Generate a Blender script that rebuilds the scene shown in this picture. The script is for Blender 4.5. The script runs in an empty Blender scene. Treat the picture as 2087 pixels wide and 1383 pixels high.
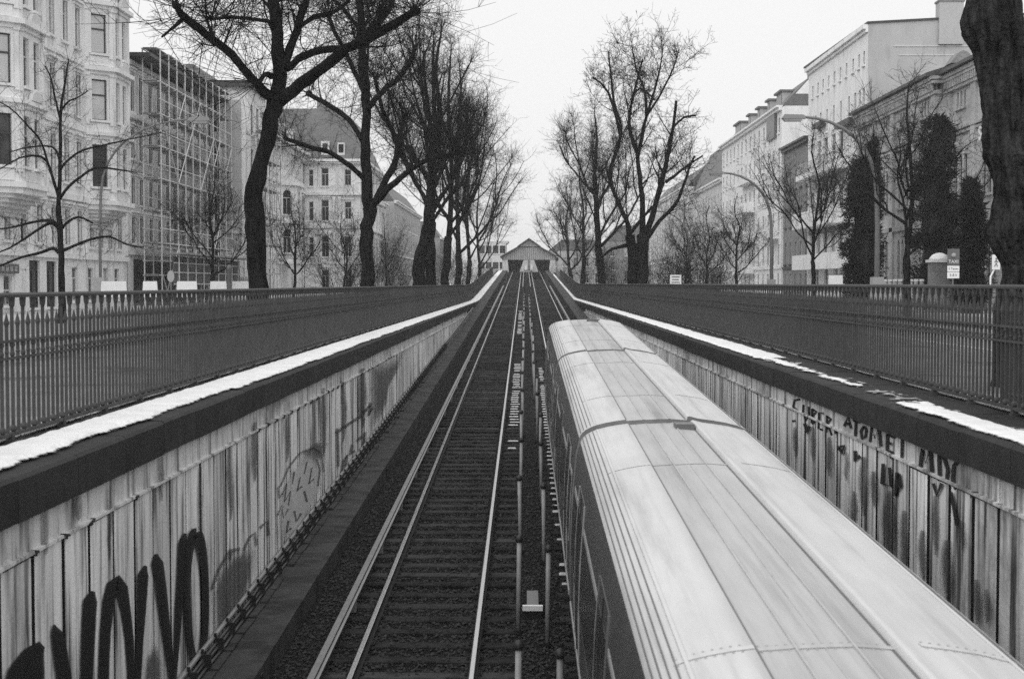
import bpy, math, random
from mathutils import Vector, Matrix, noise

R = math.radians
scene = bpy.context.scene
col = scene.collection

# ------------------------------------------------------------------ camera, sky, sun, exposure
EYE = 1.62
F = 2900.0
cam_d = bpy.data.cameras.new('camera')
cam_d.sensor_width = 36.0
cam_d.lens = F / 2087.0 * 36.0
cam_d.clip_start = 0.1
cam_d.clip_end = 3000.0
cam_d.dof.use_dof = True
cam_d.dof.focus_distance = 48.0
cam_d.dof.aperture_fstop = 4.0
cam = bpy.data.objects.new('camera', cam_d)
col.objects.link(cam)
cam.location = (0, 0, EYE)
cam.rotation_euler = (R(90.0 - 2.243), 0.0, R(0.523))
scene.camera = cam
CAMR = cam.rotation_euler.to_matrix()

world = bpy.data.worlds.new('World')
scene.world = world
world.use_nodes = True
wn = world.node_tree.nodes
wl = world.node_tree.links
wn.clear()
w_out = wn.new('ShaderNodeOutputWorld')
w_bg = wn.new('ShaderNodeBackground')
w_sky = wn.new('ShaderNodeTexSky')
w_sky.sky_type = 'NISHITA'
w_sky.sun_disc = False
w_sky.sun_elevation = R(54)
w_sky.sun_rotation = R(208)
w_sky.air_density = 1.0
w_sky.dust_density = 6.0
w_sky.ozone_density = 1.0
w_bw = wn.new('ShaderNodeRGBToBW')
w_mul = wn.new('ShaderNodeMath'); w_mul.operation = 'MULTIPLY'; w_mul.inputs[1].default_value = 0.012
w_cov = wn.new('ShaderNodeMath'); w_cov.operation = 'ADD'; w_cov.inputs[1].default_value = 0.83
wl.new(w_sky.outputs[0], w_bw.inputs[0])
wl.new(w_bw.outputs[0], w_mul.inputs[0])
wl.new(w_mul.outputs[0], w_cov.inputs[0])
wl.new(w_cov.outputs[0], w_bg.inputs[0])
w_bg.inputs[1].default_value = 1.0
wl.new(w_bg.outputs[0], w_out.inputs[0])

sun_d = bpy.data.lights.new('sun', 'SUN')
sun_d.energy = 1.5
sun_d.angle = R(100)
sun = bpy.data.objects.new('sun', sun_d)
col.objects.link(sun)
sun.location = (0, -20, 60)
_sd = Vector((math.sin(R(208)) * math.cos(R(54)), math.cos(R(208)) * math.cos(R(54)), math.sin(R(54))))
sun.rotation_euler = _sd.to_track_quat('Z', 'Y').to_euler()

scene.view_settings.view_transform = 'Standard'
scene.view_settings.look = 'None'
scene.view_settings.exposure = 0.16
scene.view_settings.gamma = 1.0
scene.view_settings.use_curve_mapping = False
scene.render.engine = 'CYCLES'
scene.cycles.max_bounces = 6
scene.cycles.diffuse_bounces = 3
scene.cycles.glossy_bounces = 3
scene.cycles.use_denoising = False

# ------------------------------------------------------------------ helpers
def ray(px, py):
    return CAMR @ Vector(((px - 1043.5) / F, -(py - 691.5) / F, -1.0))

def at(px, py, Y):
    d = ray(px, py)
    return Vector((0, 0, EYE)) + d * (Y / d.y)

def at_x(px, py, X):
    d = ray(px, py)
    return Vector((0, 0, EYE)) + d * (X / d.x)

class MB:
    def __init__(self):
        self.v = []; self.f = []
    def quad(self, a, b, c, d):
        n = len(self.v); self.v += [tuple(a), tuple(b), tuple(c), tuple(d)]
        self.f.append((n, n + 1, n + 2, n + 3))
    def poly(self, pts):
        n = len(self.v); self.v += [tuple(p) for p in pts]
        self.f.append(tuple(range(n, n + len(pts))))
    def hexa(self, p):
        n = len(self.v); self.v += [tuple(q) for q in p]
        for f in ((0, 3, 2, 1), (4, 5, 6, 7), (0, 1, 5, 4), (1, 2, 6, 5), (2, 3, 7, 6), (3, 0, 4, 7)):
            self.f.append(tuple(n + i for i in f))
    def box(self, x0, x1, y0, y1, z0, z1):
        self.hexa([(x0, y0, z0), (x1, y0, z0), (x1, y1, z0), (x0, y1, z0),
                   (x0, y0, z1), (x1, y0, z1), (x1, y1, z1), (x0, y1, z1)])
    def fbox(self, fc, u0, u1, v0, v1, w0, w1):
        self.hexa([fc(u0, v0, w0), fc(u1, v0, w0), fc(u1, v0, w1), fc(u0, v0, w1),
                   fc(u0, v1, w0), fc(u1, v1, w0), fc(u1, v1, w1), fc(u0, v1, w1)])
    def prism(self, poly, z0, z1):
        n = len(self.v); k = len(poly)
        self.v += [(p[0], p[1], z0) for p in poly] + [(p[0], p[1], z1) for p in poly]
        self.f.append(tuple(n + i for i in reversed(range(k))))
        self.f.append(tuple(n + k + i for i in range(k)))
        for i in range(k):
            j = (i + 1) % k
            self.f.append((n + i, n + j, n + k + j, n + k + i))
    def sweep(self, prof, path, closed=True, caps=True):
        """prof: list of (x, z); path: list of (X, Y, Z) running along +Y"""
        n = len(self.v); k = len(prof)
        for (X, Y, Z) in path:
            self.v += [(X + p[0], Y, Z + p[1]) for p in prof]
        kk = k if closed else k - 1
        for s in range(len(path) - 1):
            for i in range(kk):
                j = (i + 1) % k
                a = n + s * k
                self.f.append((a + i, a + j, a + k + j, a + k + i))
        if caps and closed:
            self.f.append(tuple(n + i for i in range(k)))
            e = n + (len(path) - 1) * k
            self.f.append(tuple(e + i for i in reversed(range(k))))
    def tube(self, pts, rad, sides=6, cap=True):
        n = len(self.v); m = len(pts)
        for i, p in enumerate(pts):
            t = (pts[min(i + 1, m - 1)] - pts[max(i - 1, 0)])
            if t.length < 1e-9: t = Vector((0, 0, 1))
            t.normalize()
            ref = Vector((0, 1, 0)) if abs(t.y) < 0.8 else Vector((1, 0, 0))
            a = t.cross(ref).normalized(); b = t.cross(a)
            r = rad[i] if isinstance(rad, (list, tuple)) else rad
            for k in range(sides):
                an = 2 * math.pi * k / sides
                q = p + a * (math.cos(an) * r) + b * (math.sin(an) * r)
                self.v.append((q.x, q.y, q.z))
        for i in range(m - 1):
            for k in range(sides):
                j = (k + 1) % sides
                a0 = n + i * sides
                self.f.append((a0 + k, a0 + j, a0 + sides + j, a0 + sides + k))
        if cap:
            self.f.append(tuple(n + k for k in reversed(range(sides))))
            e = n + (m - 1) * sides
            self.f.append(tuple(e + k for k in range(sides)))
    def lathe(self, c, prof, sides=10):
        """prof: (r, z) list about vertical axis through c"""
        n = len(self.v); m = len(prof)
        for r, z in prof:
            for k in range(sides):
                an = 2 * math.pi * k / sides
                self.v.append((c[0] + r * math.cos(an), c[1] + r * math.sin(an), c[2] + z))
        for i in range(m - 1):
            for k in range(sides):
                j = (k + 1) % sides
                a0 = n + i * sides
                self.f.append((a0 + k, a0 + j, a0 + sides + j, a0 + sides + k))
        self.f.append(tuple(n + k for k in reversed(range(sides))))
        e = n + (m - 1) * sides
        self.f.append(tuple(e + k for k in range(sides)))
    def mesh(self, name, mat, smooth=False):
        me = bpy.data.meshes.new(name)
        me.from_pydata(self.v, [], self.f)
        if mat: me.materials.append(mat)
        if smooth: me.polygons.foreach_set('use_smooth', [True] * len(me.polygons))
        me.update()
        return me
    def build(self, name, mat, parent=None, smooth=False):
        return link(name, self.mesh(name, mat, smooth), parent)

def link(name, data, parent=None, mw=None):
    o = bpy.data.objects.new(name, data)
    col.objects.link(o)
    if mw is not None: o.matrix_world = mw
    if parent is not None: attach(o, parent)
    return o

ORIG = {}
def root_origin(o):
    """world translation of an object whose chain only translates (kept by hand, so no depsgraph update is needed)"""
    return ORIG.get(o.name, Vector((0, 0, 0)))

def attach(o, parent):
    o.parent = parent
    o.matrix_parent_inverse = Matrix.Translation(-root_origin(parent))

def thing(name, label, cat, loc, group=None):
    o = bpy.data.objects.new(name, None)
    col.objects.link(o)
    o.empty_display_size = 0.3
    o.location = loc
    ORIG[o.name] = Vector(loc)
    o['label'] = label; o['category'] = cat
    if group: o['group'] = group
    return o

def tag(o, label, cat, group=None):
    o['label'] = label; o['category'] = cat
    if group: o['group'] = group
    return o

def struct(o, kind='structure', label=None):
    o['kind'] = kind
    if label: o['label'] = label
    return o

def lerp(a, b, t): return a + (b - a) * t

def smooth01(t):
    t = max(0.0, min(1.0, t)); return t * t * (3 - 2 * t)

# ------------------------------------------------------------------ materials (greys only: black and white film)
def gmat(name, val, rough=0.7, var=0.25, scale=3.0, spec=0.3, stretch=(1, 1, 1), bump=0.0, bscale=None,
         metal=0.0, dark=None, dscale=None, dstretch=(1, 1, 1), dlo=0.5, dhi=0.7, rand=0.0, detail=6.0, dark2=None, bdist=.02):
    """grey principled material: value noise in world space, optional stain layer, optional per-object value change"""
    m = bpy.data.materials.new(name); m.use_nodes = True
    nt = m.node_tree; N = nt.nodes; L = nt.links
    b = N['Principled BSDF']
    b.inputs['Roughness'].default_value = rough
    b.inputs['Metallic'].default_value = metal
    b.inputs['Specular IOR Level'].default_value = spec
    geo = N.new('ShaderNodeNewGeometry')
    mp = N.new('ShaderNodeMapping'); mp.inputs['Scale'].default_value = [s * scale for s in stretch]
    L.new(geo.outputs['Position'], mp.inputs['Vector'])
    nz = N.new('ShaderNodeTexNoise'); nz.inputs['Scale'].default_value = 1.0
    nz.inputs['Detail'].default_value = detail; nz.inputs['Roughness'].default_value = 0.62
    L.new(mp.outputs[0], nz.inputs['Vector'])
    mr = N.new('ShaderNodeMapRange')
    mr.inputs['From Min'].default_value = 0.25; mr.inputs['From Max'].default_value = 0.75
    mr.inputs['To Min'].default_value = val * (1 - var); mr.inputs['To Max'].default_value = val * (1 + var)
    L.new(nz.outputs['Fac'], mr.inputs['Value'])
    out = mr.outputs['Result']
    if dark is not None:
        mp2 = N.new('ShaderNodeMapping'); mp2.inputs['Scale'].default_value = [s * (dscale or scale) for s in dstretch]
        L.new(geo.outputs['Position'], mp2.inputs['Vector'])
        n2 = N.new('ShaderNodeTexNoise'); n2.inputs['Scale'].default_value = 1.0
        n2.inputs['Detail'].default_value = 5.0; n2.inputs['Roughness'].default_value = 0.6
        L.new(mp2.outputs[0], n2.inputs['Vector'])
        m2 = N.new('ShaderNodeMapRange'); m2.interpolation_type = 'SMOOTHSTEP'
        m2.inputs['From Min'].default_value = dlo; m2.inputs['From Max'].default_value = dhi
        m2.inputs['To Min'].default_value = 1.0; m2.inputs['To Max'].default_value = dark / val
        L.new(n2.outputs['Fac'], m2.inputs['Value'])
        mm = N.new('ShaderNodeMath'); mm.operation = 'MULTIPLY'
        L.new(out, mm.inputs[0]); L.new(m2.outputs['Result'], mm.inputs[1]); out = mm.outputs[0]
    if dark2 is not None:                 # (factor, scale, stretch, lo, hi): broad grime
        fac, sc2, st2, lo2, hi2 = dark2
        mp3 = N.new('ShaderNodeMapping'); mp3.inputs['Scale'].default_value = [q * sc2 for q in st2]; mp3.inputs['Location'].default_value = (7.3, 1.7, 4.1)
        L.new(geo.outputs['Position'], mp3.inputs['Vector'])
        n3 = N.new('ShaderNodeTexNoise'); n3.inputs['Scale'].default_value = 1.0; n3.inputs['Detail'].default_value = 8.0; n3.inputs['Roughness'].default_value = 0.7
        L.new(mp3.outputs[0], n3.inputs['Vector'])
        m4 = N.new('ShaderNodeMapRange'); m4.interpolation_type = 'SMOOTHSTEP'
        m4.inputs['From Min'].default_value = lo2; m4.inputs['From Max'].default_value = hi2
        m4.inputs['To Min'].default_value = 1.0; m4.inputs['To Max'].default_value = fac
        L.new(n3.outputs['Fac'], m4.inputs['Value'])
        mm = N.new('ShaderNodeMath'); mm.operation = 'MULTIPLY'
        L.new(out, mm.inputs[0]); L.new(m4.outputs['Result'], mm.inputs[1]); out = mm.outputs[0]
    if rand:
        oi = N.new('ShaderNodeObjectInfo')
        m3 = N.new('ShaderNodeMapRange')
        m3.inputs['To Min'].default_value = 1 - rand; m3.inputs['To Max'].default_value = 1 + rand
        L.new(oi.outputs['Random'], m3.inputs['Value'])
        mm = N.new('ShaderNodeMath'); mm.operation = 'MULTIPLY'
        L.new(out, mm.inputs[0]); L.new(m3.outputs['Result'], mm.inputs[1]); out = mm.outputs[0]
    L.new(out, b.inputs['Base Color'])
    if bump:
        nb = N.new('ShaderNodeTexNoise'); nb.inputs['Scale'].default_value = bscale or scale * 4
        nb.inputs['Detail'].default_value = 5.0
        L.new(geo.outputs['Position'], nb.inputs['Vector'])
        bp = N.new('ShaderNodeBump'); bp.inputs['Strength'].default_value = bump; bp.inputs['Distance'].default_value = bdist
        L.new(nb.outputs['Fac'], bp.inputs['Height']); L.new(bp.outputs[0], b.inputs['Normal'])
    return m

M = {}
M['ballast'] = gmat('ballast', 0.010, 0.9, 0.5, 14, 0.1, bump=0.9, bscale=30)
M['stone_gravel'] = gmat('stone_gravel', 0.042, 0.85, 1.0, 22, 0.12)
M['sleeper'] = gmat('sleeper_wood', 0.037, 0.85, 0.6, 5, 0.10, stretch=(0.6, 6, 6), bump=0.6, bscale=40, rand=0.45, dark2=(0.45, 1.8, (1, 1, 1), .45, .6))
M['rust'] = gmat('rail_rust', 0.025, 0.8, 0.4, 8, 0.2)
M['steel'] = gmat('polished_rail', 0.62, 0.26, 0.10, 2, 0.5, metal=1.0, stretch=(1, 0.2, 1))
M['third'] = gmat('third_rail_steel', 0.30, 0.42, 0.15, 3, 0.5, metal=0.8)
M['panel'] = gmat('wall_panel_concrete', 0.72, 0.8, 0.22, 2.2, 0.25, stretch=(1, 2.2, 0.35), bump=0.25, bscale=25,
                  dark=0.05, dscale=2.1, dstretch=(1, 2.8, 0.17), dlo=0.44, dhi=0.68, rand=0.18, dark2=(0.34, 0.55, (1, 0.8, 0.5), 0.54, 0.72))
M['frieze'] = gmat('wall_frieze_concrete', 0.62, 0.8, 0.22, 2.0, 0.25, stretch=(1, 2.5, 0.8), bump=0.25, bscale=25,
                   dark=0.07, dscale=2.2, dstretch=(1, 2.4, 0.25), dlo=0.46, dhi=0.72, dark2=(0.45, 0.5, (1, 0.8, 1.5), 0.5, 0.7))
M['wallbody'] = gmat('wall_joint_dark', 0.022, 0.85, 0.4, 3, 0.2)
M['ledge'] = gmat('ledge_concrete', 0.042, 0.8, 0.45, 2.2, 0.3, stretch=(1, 1.5, 0.35), bump=0.3, bscale=18,
                  dark=0.018, dscale=1.3, dstretch=(1, 1.6, 0.25), dlo=0.45, dhi=0.62)
M['coping'] = gmat('coping_stone', 0.024, 0.7, 0.4, 3, 0.22, bump=0.3, bscale=25, rand=0.15)
M['snow'] = gmat('snow', 0.80, 0.6, 0.10, 5, 0.2, bump=0.5, bscale=16, dark2=(0.72, 1.6, (1, 1, 1), .52, .75))
M['oldsnow'] = gmat('thin_snow', 0.55, 0.6, 0.25, 6, 0.3, bump=0.2, bscale=18)
M['fence'] = gmat('fence_paint', 0.055, 0.6, 0.3, 4, 0.3)
M['cable'] = gmat('cable_rubber', 0.05, 0.5, 0.4, 5, 0.4)
M['pipe'] = gmat('conduit_pipe', 0.22, 0.4, 0.2, 4, 0.5)
M['paint'] = gmat('black_spray_paint', 0.018, 0.55, 0.3, 6, 0.35)
M['greypaint'] = gmat('grey_spray_paint', 0.13, 0.6, 0.35, 4, 0.3, stretch=(1, 2, .5))
M['palepaint'] = gmat('pale_spray_paint', 0.62, 0.6, 0.2, 4, 0.3, stretch=(1, 3, .4), dark=0.2, dscale=3, dstretch=(1, 3, .4), dlo=.5, dhi=.65)
M['post'] = gmat('grey_post_paint', 0.26, 0.5, 0.25, 6, 0.4, rand=0.2)
M['black'] = gmat('black_cap', 0.02, 0.5, 0.2, 6, 0.4)
M['asphalt'] = gmat('asphalt', 0.19, 0.7, 0.3, 1.2, 0.35, bump=0.2, bscale=40)
M['paving'] = gmat('pavement', 0.40, 0.8, 0.25, 1.5, 0.3)
M['earth'] = gmat('winter_ground', 0.18, 0.9, 0.4, 0.9, 0.2, dark=0.05, dscale=0.5, bump=0.4, bscale=8)
M['linepaint'] = gmat('road_line_paint', 0.6, 0.6, 0.2, 4, 0.3)
M['bark'] = gmat('bark', 0.015, 0.95, 0.9, 4, 0.03, stretch=(2.5, 2.5, 0.4), bump=1.0, bscale=9, bdist=.06, dark2=(.4, 2.2, (1, 1, .4), .45, .65))
M['barkbig'] = gmat('bark_near', 0.034, 0.95, 0.9, 5, 0.03, stretch=(2.5, 2.5, 0.35), bump=1.0, bscale=13, bdist=.09, dark2=(.35, 3.0, (1, 1, .4), .45, .62))
M['twig'] = gmat('twig', 0.014, 0.9, 0.3, 4, 0.05)
M['twigfar'] = gmat('twig_young', 0.024, 0.9, 0.3, 4, 0.1)
M['conifer'] = gmat('conifer_needles', 0.018, 0.7, 0.5, 2.5, 0.25, rand=0.1)
M['roof_train'] = gmat('train_roof', 0.53, 0.5, 0.10, 1.6, 0.35, stretch=(2.5, 0.5, 1), dark=0.36, dscale=1.0, dstretch=(5, 0.22, 1), dlo=.5, dhi=.8, dark2=(0.78, 1.6, (3, .12, 1), .48, .75), bump=.06, bscale=7)
M['roof_mid'] = gmat('train_roof_middle', 0.41, 0.55, 0.12, 1.6, 0.35, stretch=(3, 0.4, 1), dark=0.27, dscale=1.0, dstretch=(5, 0.18, 1), dlo=.48, dhi=.8, dark2=(0.72, 1.6, (3, .10, 1), .46, .75), bump=.06, bscale=7)
M['train_side'] = gmat('train_side_paint', 0.055, 0.32, 0.12, 1.5, 0.5)
M['train_light'] = gmat('train_light_trim', 0.32, 0.4, 0.1, 2, 0.4)
M['train_dark'] = gmat('train_dark_seam', 0.13, 0.6, 0.2, 3, 0.3)
M['roof_end'] = gmat('car_end_paint', 0.20, 0.6, 0.3, 3, 0.3)
M['rivet'] = gmat('roof_rivet', 0.40, 0.5, 0.2, 3, 0.3)
M['glass'] = gmat('window_glass', 0.035, 0.06, 0.3, 0.8, 0.7, rand=0.5)
M['glass_sky'] = gmat('window_glass_sky_curtain', 0.33, 0.12, 0.15, 1.2, 0.7, rand=0.3)  # grey base colour painted as reflected sky, also for curtained panes
M['glass_pale'] = gmat('window_glass_painted_sky', 0.58, 0.15, 0.12, 1.2, 0.6)  # pale base colour painted as sky reflected in the upper bay panes
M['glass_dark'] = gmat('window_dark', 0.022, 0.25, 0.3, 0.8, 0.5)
M['frame'] = gmat('window_frame_white', 0.55, 0.5, 0.1, 2, 0.3, rand=0.2)
M['frame_dark'] = gmat('window_frame_dark', 0.06, 0.5, 0.1, 2, 0.3)
def stucco(name, v, st=None, **k):
    return gmat(name, v, 0.85, 0.10, 0.7, 0.2, stretch=(1, 1, 0.6), dark=st or v * 0.62, dscale=0.9,
                dstretch=(1.6, 1.6, 0.30), dlo=0.50, dhi=0.78, bump=0.12, bscale=12, **k)
M['st_white'] = stucco('stucco_cream', 0.82)
M['st_trim'] = stucco('stucco_trim', 0.84, 0.52)
M['st_grey'] = stucco('stucco_grey', 0.60)
M['st_mid'] = stucco('stucco_soot', 0.68)
M['st_dark'] = stucco('stucco_dark', 0.24)
M['st_plain'] = stucco('render_white', 0.82, 0.56)
M['st_gable'] = stucco('render_gable', 0.47, 0.33)
M['st_dk2'] = stucco('boards_grey', 0.44)
M['sheet'] = gmat('scaffold_sheet', 0.36, 0.7, 0.2, 0.8, 0.2, stretch=(1, 1, 0.3))
M['slate'] = gmat('slate_roof', 0.13, 0.6, 0.3, 1.5, 0.35, stretch=(1, 1, 3))
M['tin'] = gmat('roof_edge_tin', 0.05, 0.5, 0.2, 2, 0.4)
M['scaf'] = gmat('scaffold_tube', 0.62, 0.5, 0.2, 3, 0.4)
M['plank'] = gmat('scaffold_plank', 0.30, 0.8, 0.4, 2, 0.2)
M['lamp'] = gmat('lamp_mast_grey', 0.17, 0.5, 0.15, 2, 0.4)
M['lamp_glass'] = gmat('lamp_diffuser', 0.35, 0.3, 0.1, 2, 0.4)
M['white'] = gmat('white_board', 0.80, 0.5, 0.05, 2, 0.3)
M['boardgrey'] = gmat('board_back', 0.35, 0.5, 0.1, 2, 0.3)
M['signdark'] = gmat('sign_dark', 0.12, 0.4, 0.1, 2, 0.4)
M['shop_shade'] = gmat('shop_shade_board', 0.11, 0.7, 0.3, 1.2, 0.2, rand=0.3)  # dark tone stands in for the shade on the ground-floor shop front

def brickmat(name, c1, c2, mortar, sc):
    m = bpy.data.materials.new(name); m.use_nodes = True
    N = m.node_tree.nodes; L = m.node_tree.links
    b = N['Principled BSDF']; b.inputs['Roughness'].default_value = 0.85; b.inputs['Specular IOR Level'].default_value = 0.2
    geo = N.new('ShaderNodeNewGeometry')
    sep = N.new('ShaderNodeSeparateXYZ'); L.new(geo.outputs['Position'], sep.inputs[0])
    ad = N.new('ShaderNodeMath'); ad.operation = 'ADD'
    L.new(sep.outputs[0], ad.inputs[0]); L.new(sep.outputs[1], ad.inputs[1])
    cmb = N.new('ShaderNodeCombineXYZ'); L.new(ad.outputs[0], cmb.inputs[0]); L.new(sep.outputs[2], cmb.inputs[1])
    br = N.new('ShaderNodeTexBrick'); br.inputs['Scale'].default_value = sc
    br.inputs['Color1'].default_value = (c1, c1, c1, 1); br.inputs['Color2'].default_value = (c2, c2, c2, 1)
    br.inputs['Mortar'].default_value = (mortar, mortar, mortar, 1); br.inputs['Mortar Size'].default_value = 0.012
    L.new(cmb.outputs[0], br.inputs['Vector'])
    nz = N.new('ShaderNodeTexNoise'); nz.inputs['Scale'].default_value = 0.6; nz.inputs['Detail'].default_value = 7
    L.new(geo.outputs['Position'], nz.inputs['Vector'])
    mr = N.new('ShaderNodeMapRange'); mr.inputs['From Min'].default_value = .3; mr.inputs['From Max'].default_value = .7
    mr.inputs['To Min'].default_value = .72; mr.inputs['To Max'].default_value = 1.2
    L.new(nz.outputs['Fac'], mr.inputs['Value'])
    mx = N.new('ShaderNodeVectorMath'); mx.operation = 'SCALE'
    L.new(br.outputs['Color'], mx.inputs[0]); L.new(mr.outputs['Result'], mx.inputs['Scale'])
    L.new(mx.outputs[0], b.inputs['Base Color'])
    return m
M['brick'] = brickmat('brick_pale', 0.46, 0.38, 0.50, 2.2)
M['brick_trim'] = brickmat('brick_trim', 0.48, 0.30, 0.42, 3.0)
M['brick_dark'] = brickmat('brick_chimney', 0.24, 0.17, 0.30, 2.5)

# ------------------------------------------------------------------ the lie of the land
GR = 0.0297
Z0 = EYE - 5.33
Y_TOP = 262.0
def rz(Y):                       # top of rail
    if Y <= Y_TOP - 20: return Z0 + GR * Y
    t = min(1.0, (Y - (Y_TOP - 20)) / 40.0)
    return Z0 + GR * (Y_TOP - 20) + GR * 40 * (t - t * t / 2)
XTL, XTR = -1.405, 1.80          # track centres
XWL, XWR = -3.95, 4.27           # coping inner faces
CZL, CZR = 0.12, 0.195           # coping tops
XFL, XFR = -4.84, 5.26           # fences
def cz(Y, side):
    base = CZL if side < 0 else CZR
    v = rz(Y) + (0.12 if side < 0 else -0.25)
    k = 0.25
    return base if v < base - k else (v if v > base + k else base + (v - base + k) ** 2 / (4 * k))

HOLE = (-4.92, 5.36, -4.0, 150.0)
def ground():
    m = MB()
    xs = [-900, -120, HOLE[0], HOLE[1], 120, 900]
    ys = [-150, HOLE[2], 30, 60, 90, HOLE[3], 300, 1500]
    for i in range(len(xs) - 1):
        for j in range(len(ys) - 1):
            if i == 2 and HOLE[2] <= ys[j] and ys[j + 1] <= HOLE[3]: continue
            m.quad((xs[i], ys[j], 0), (xs[i + 1], ys[j], 0), (xs[i + 1], ys[j + 1], 0), (xs[i], ys[j + 1], 0))
    struct(m.build('ground', M['earth']))
    for s, nm in ((-1, 'left'), (1, 'right')):
        a, b = sorted((s * 10.5, s * 20.5))
        m = MB(); m.quad((a, -60, .004), (b, -60, .004), (b, 420, .004), (a, 420, .004))
        struct(m.build('road_' + nm, M['asphalt']))
        a, b = sorted((s * 20.66, s * 27.6))
        m = MB(); m.box(a, b, -60, 420, -.05, .13)
        struct(m.build('pavement_' + nm, M['paving']))
        for kx in (10.34, 20.5):
            m = MB()
            a, b = sorted((s * kx, s * (kx + .16)))
            for k in range(60):
                m.box(a, b, -60 + 8 * k, -60 + 8 * k + 7.98, -.05, .14)
            struct(m.build('kerb_' + nm, M['paving']))
        m = MB()
        for k in range(40):
            a, b = s * 15.44, s * 15.56
            y = -20 + 9 * k
            m.quad((a, y, .009), (b, y, .009), (b, y + 4, .009), (a, y + 4, .009))
        struct(m.build('road_marking_' + nm, M['linepaint']))
ground()

def track_bed():
    m = MB()
    n = 150
    ys = [-3 + i * (Y_TOP + 60 + 3) / n for i in range(n + 1)]
    for i in range(n):
        a, b = ys[i], ys[i + 1]
        m.quad((-4.3, a, rz(a) - .20), (4.6, a, rz(a) - .20), (4.6, b, rz(b) - .20), (-4.3, b, rz(b) - .20))
    struct(m.build('track_bed', M['ballast']))
    # the solid ramp that carries the tracks above the street
    m = MB()
    for i in range(100):
        a, b = 118 + i * 1.44, 118 + (i + 1) * 1.44
        m.hexa([(-4.75, a, -.3), (5.1, a, -.3), (5.1, b, -.3), (-4.75, b, -.3),
                (-4.75, a, rz(a) - .34), (5.1, a, rz(a) - .34), (5.1, b, rz(b) - .34), (-4.75, b, rz(b) - .34)])
    struct(m.build('embankment', M['ledge']))
track_bed()

# gravel lying in the near trackway
def gravel():
    rnd = random.Random(5)
    m = MB()
    for i in range(36000):
        t = rnd.random()
        Y = 12.5 + 45 * t ** 1.6
        X = rnd.uniform(-3.2, 0.75)
        ph = ((Y - 8.0) % 0.68)
        on = 0.22 < ph < 0.46 and (-2.7 < X < -0.12 or X > .5)
        if on and rnd.random() < 0.82: continue
        z = rz(Y) - .20 + (0.055 if on else 0.012) + rnd.uniform(-.005, .02)
        s = rnd.uniform(.014, .034)
        n = len(m.v)
        rr = [s * rnd.uniform(.6, 1.3) for _ in range(6)]
        an = rnd.uniform(0, 6.28); c, sn = math.cos(an), math.sin(an)
        m.v += [(X + c * rr[0], Y + sn * rr[0], z), (X - sn * rr[1], Y + c * rr[1], z + .004), (X - c * rr[2], Y - sn * rr[2], z),
                (X + sn * rr[3], Y - c * rr[3], z - .004), (X + rr[5] * .2, Y, z + rr[4] * .75), (X, Y, z - .02)]
        for f in ((0, 1, 4), (1, 2, 4), (2, 3, 4), (3, 0, 4)):
            m.f.append(tuple(n + k for k in f))
    struct(m.build('gravel', M['stone_gravel']), 'stuff', 'dark track gravel between the sleepers')
gravel()

# ------------------------------------------------------------------ tracks
def rail_path(X, y0, y1, dz=0.0, step=6.0):
    n = max(2, int((y1 - y0) / step))
    return [(X, y0 + (y1 - y0) * i / n, rz(y0 + (y1 - y0) * i / n) + dz) for i in range(n + 1)]
RAILP = [(-.06, -.14), (.06, -.14), (.06, -.125), (.012, -.11), (.012, -.04), (.034, -.03), (.034, -.003), (-.034, -.003),
         (-.034, -.03), (-.012, -.04), (-.012, -.11), (-.06, -.125)]
HEADP = [(-.031, -.003), (.031, -.003), (.026, .0), (-.026, .0)]
THIRDP = [(-.05, 0.0), (.05, 0.0), (.05, .02), (.02, .035), (.02, .085), (.042, .10), (.042, .125), (-.042, .125), (-.042, .10), (-.02, .085), (-.02, .035), (-.05, .02)]
GAU = 0.7175 + 0.03

sl_me = None
def sleeper_mesh():
    m = MB()
    a, b, h, c = 1.28, .12, .12, .012
    prof = [(-b, -h), (b, -h), (b, -c), (b - c, 0), (-b + c, 0), (-b, -c)]
    n = len(m.v)
    for x in (-a, a):
        m.v += [(x, p[0], p[1]) for p in prof]
    k = len(prof)
    for i in range(k):
        j = (i + 1) % k
        m.f.append((i, j, k + j, k + i))
    m.f.append(tuple(reversed(range(k)))); m.f.append(tuple(range(k, 2 * k)))
    return m.mesh('sleeper', M['sleeper'])
sl_me = sleeper_mesh()
pl = MB(); pl.box(-.11, .11, -.075, .075, 0, .018)
for sx in (-1, 1):
    for sy in (-1, 1): pl.box(sx * .085 - .015, sx * .085 + .015, sy * .045 - .015, sy * .045 + .015, .018, .04)
plate_me = pl.mesh('rail_plate', M['rust'])

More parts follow.
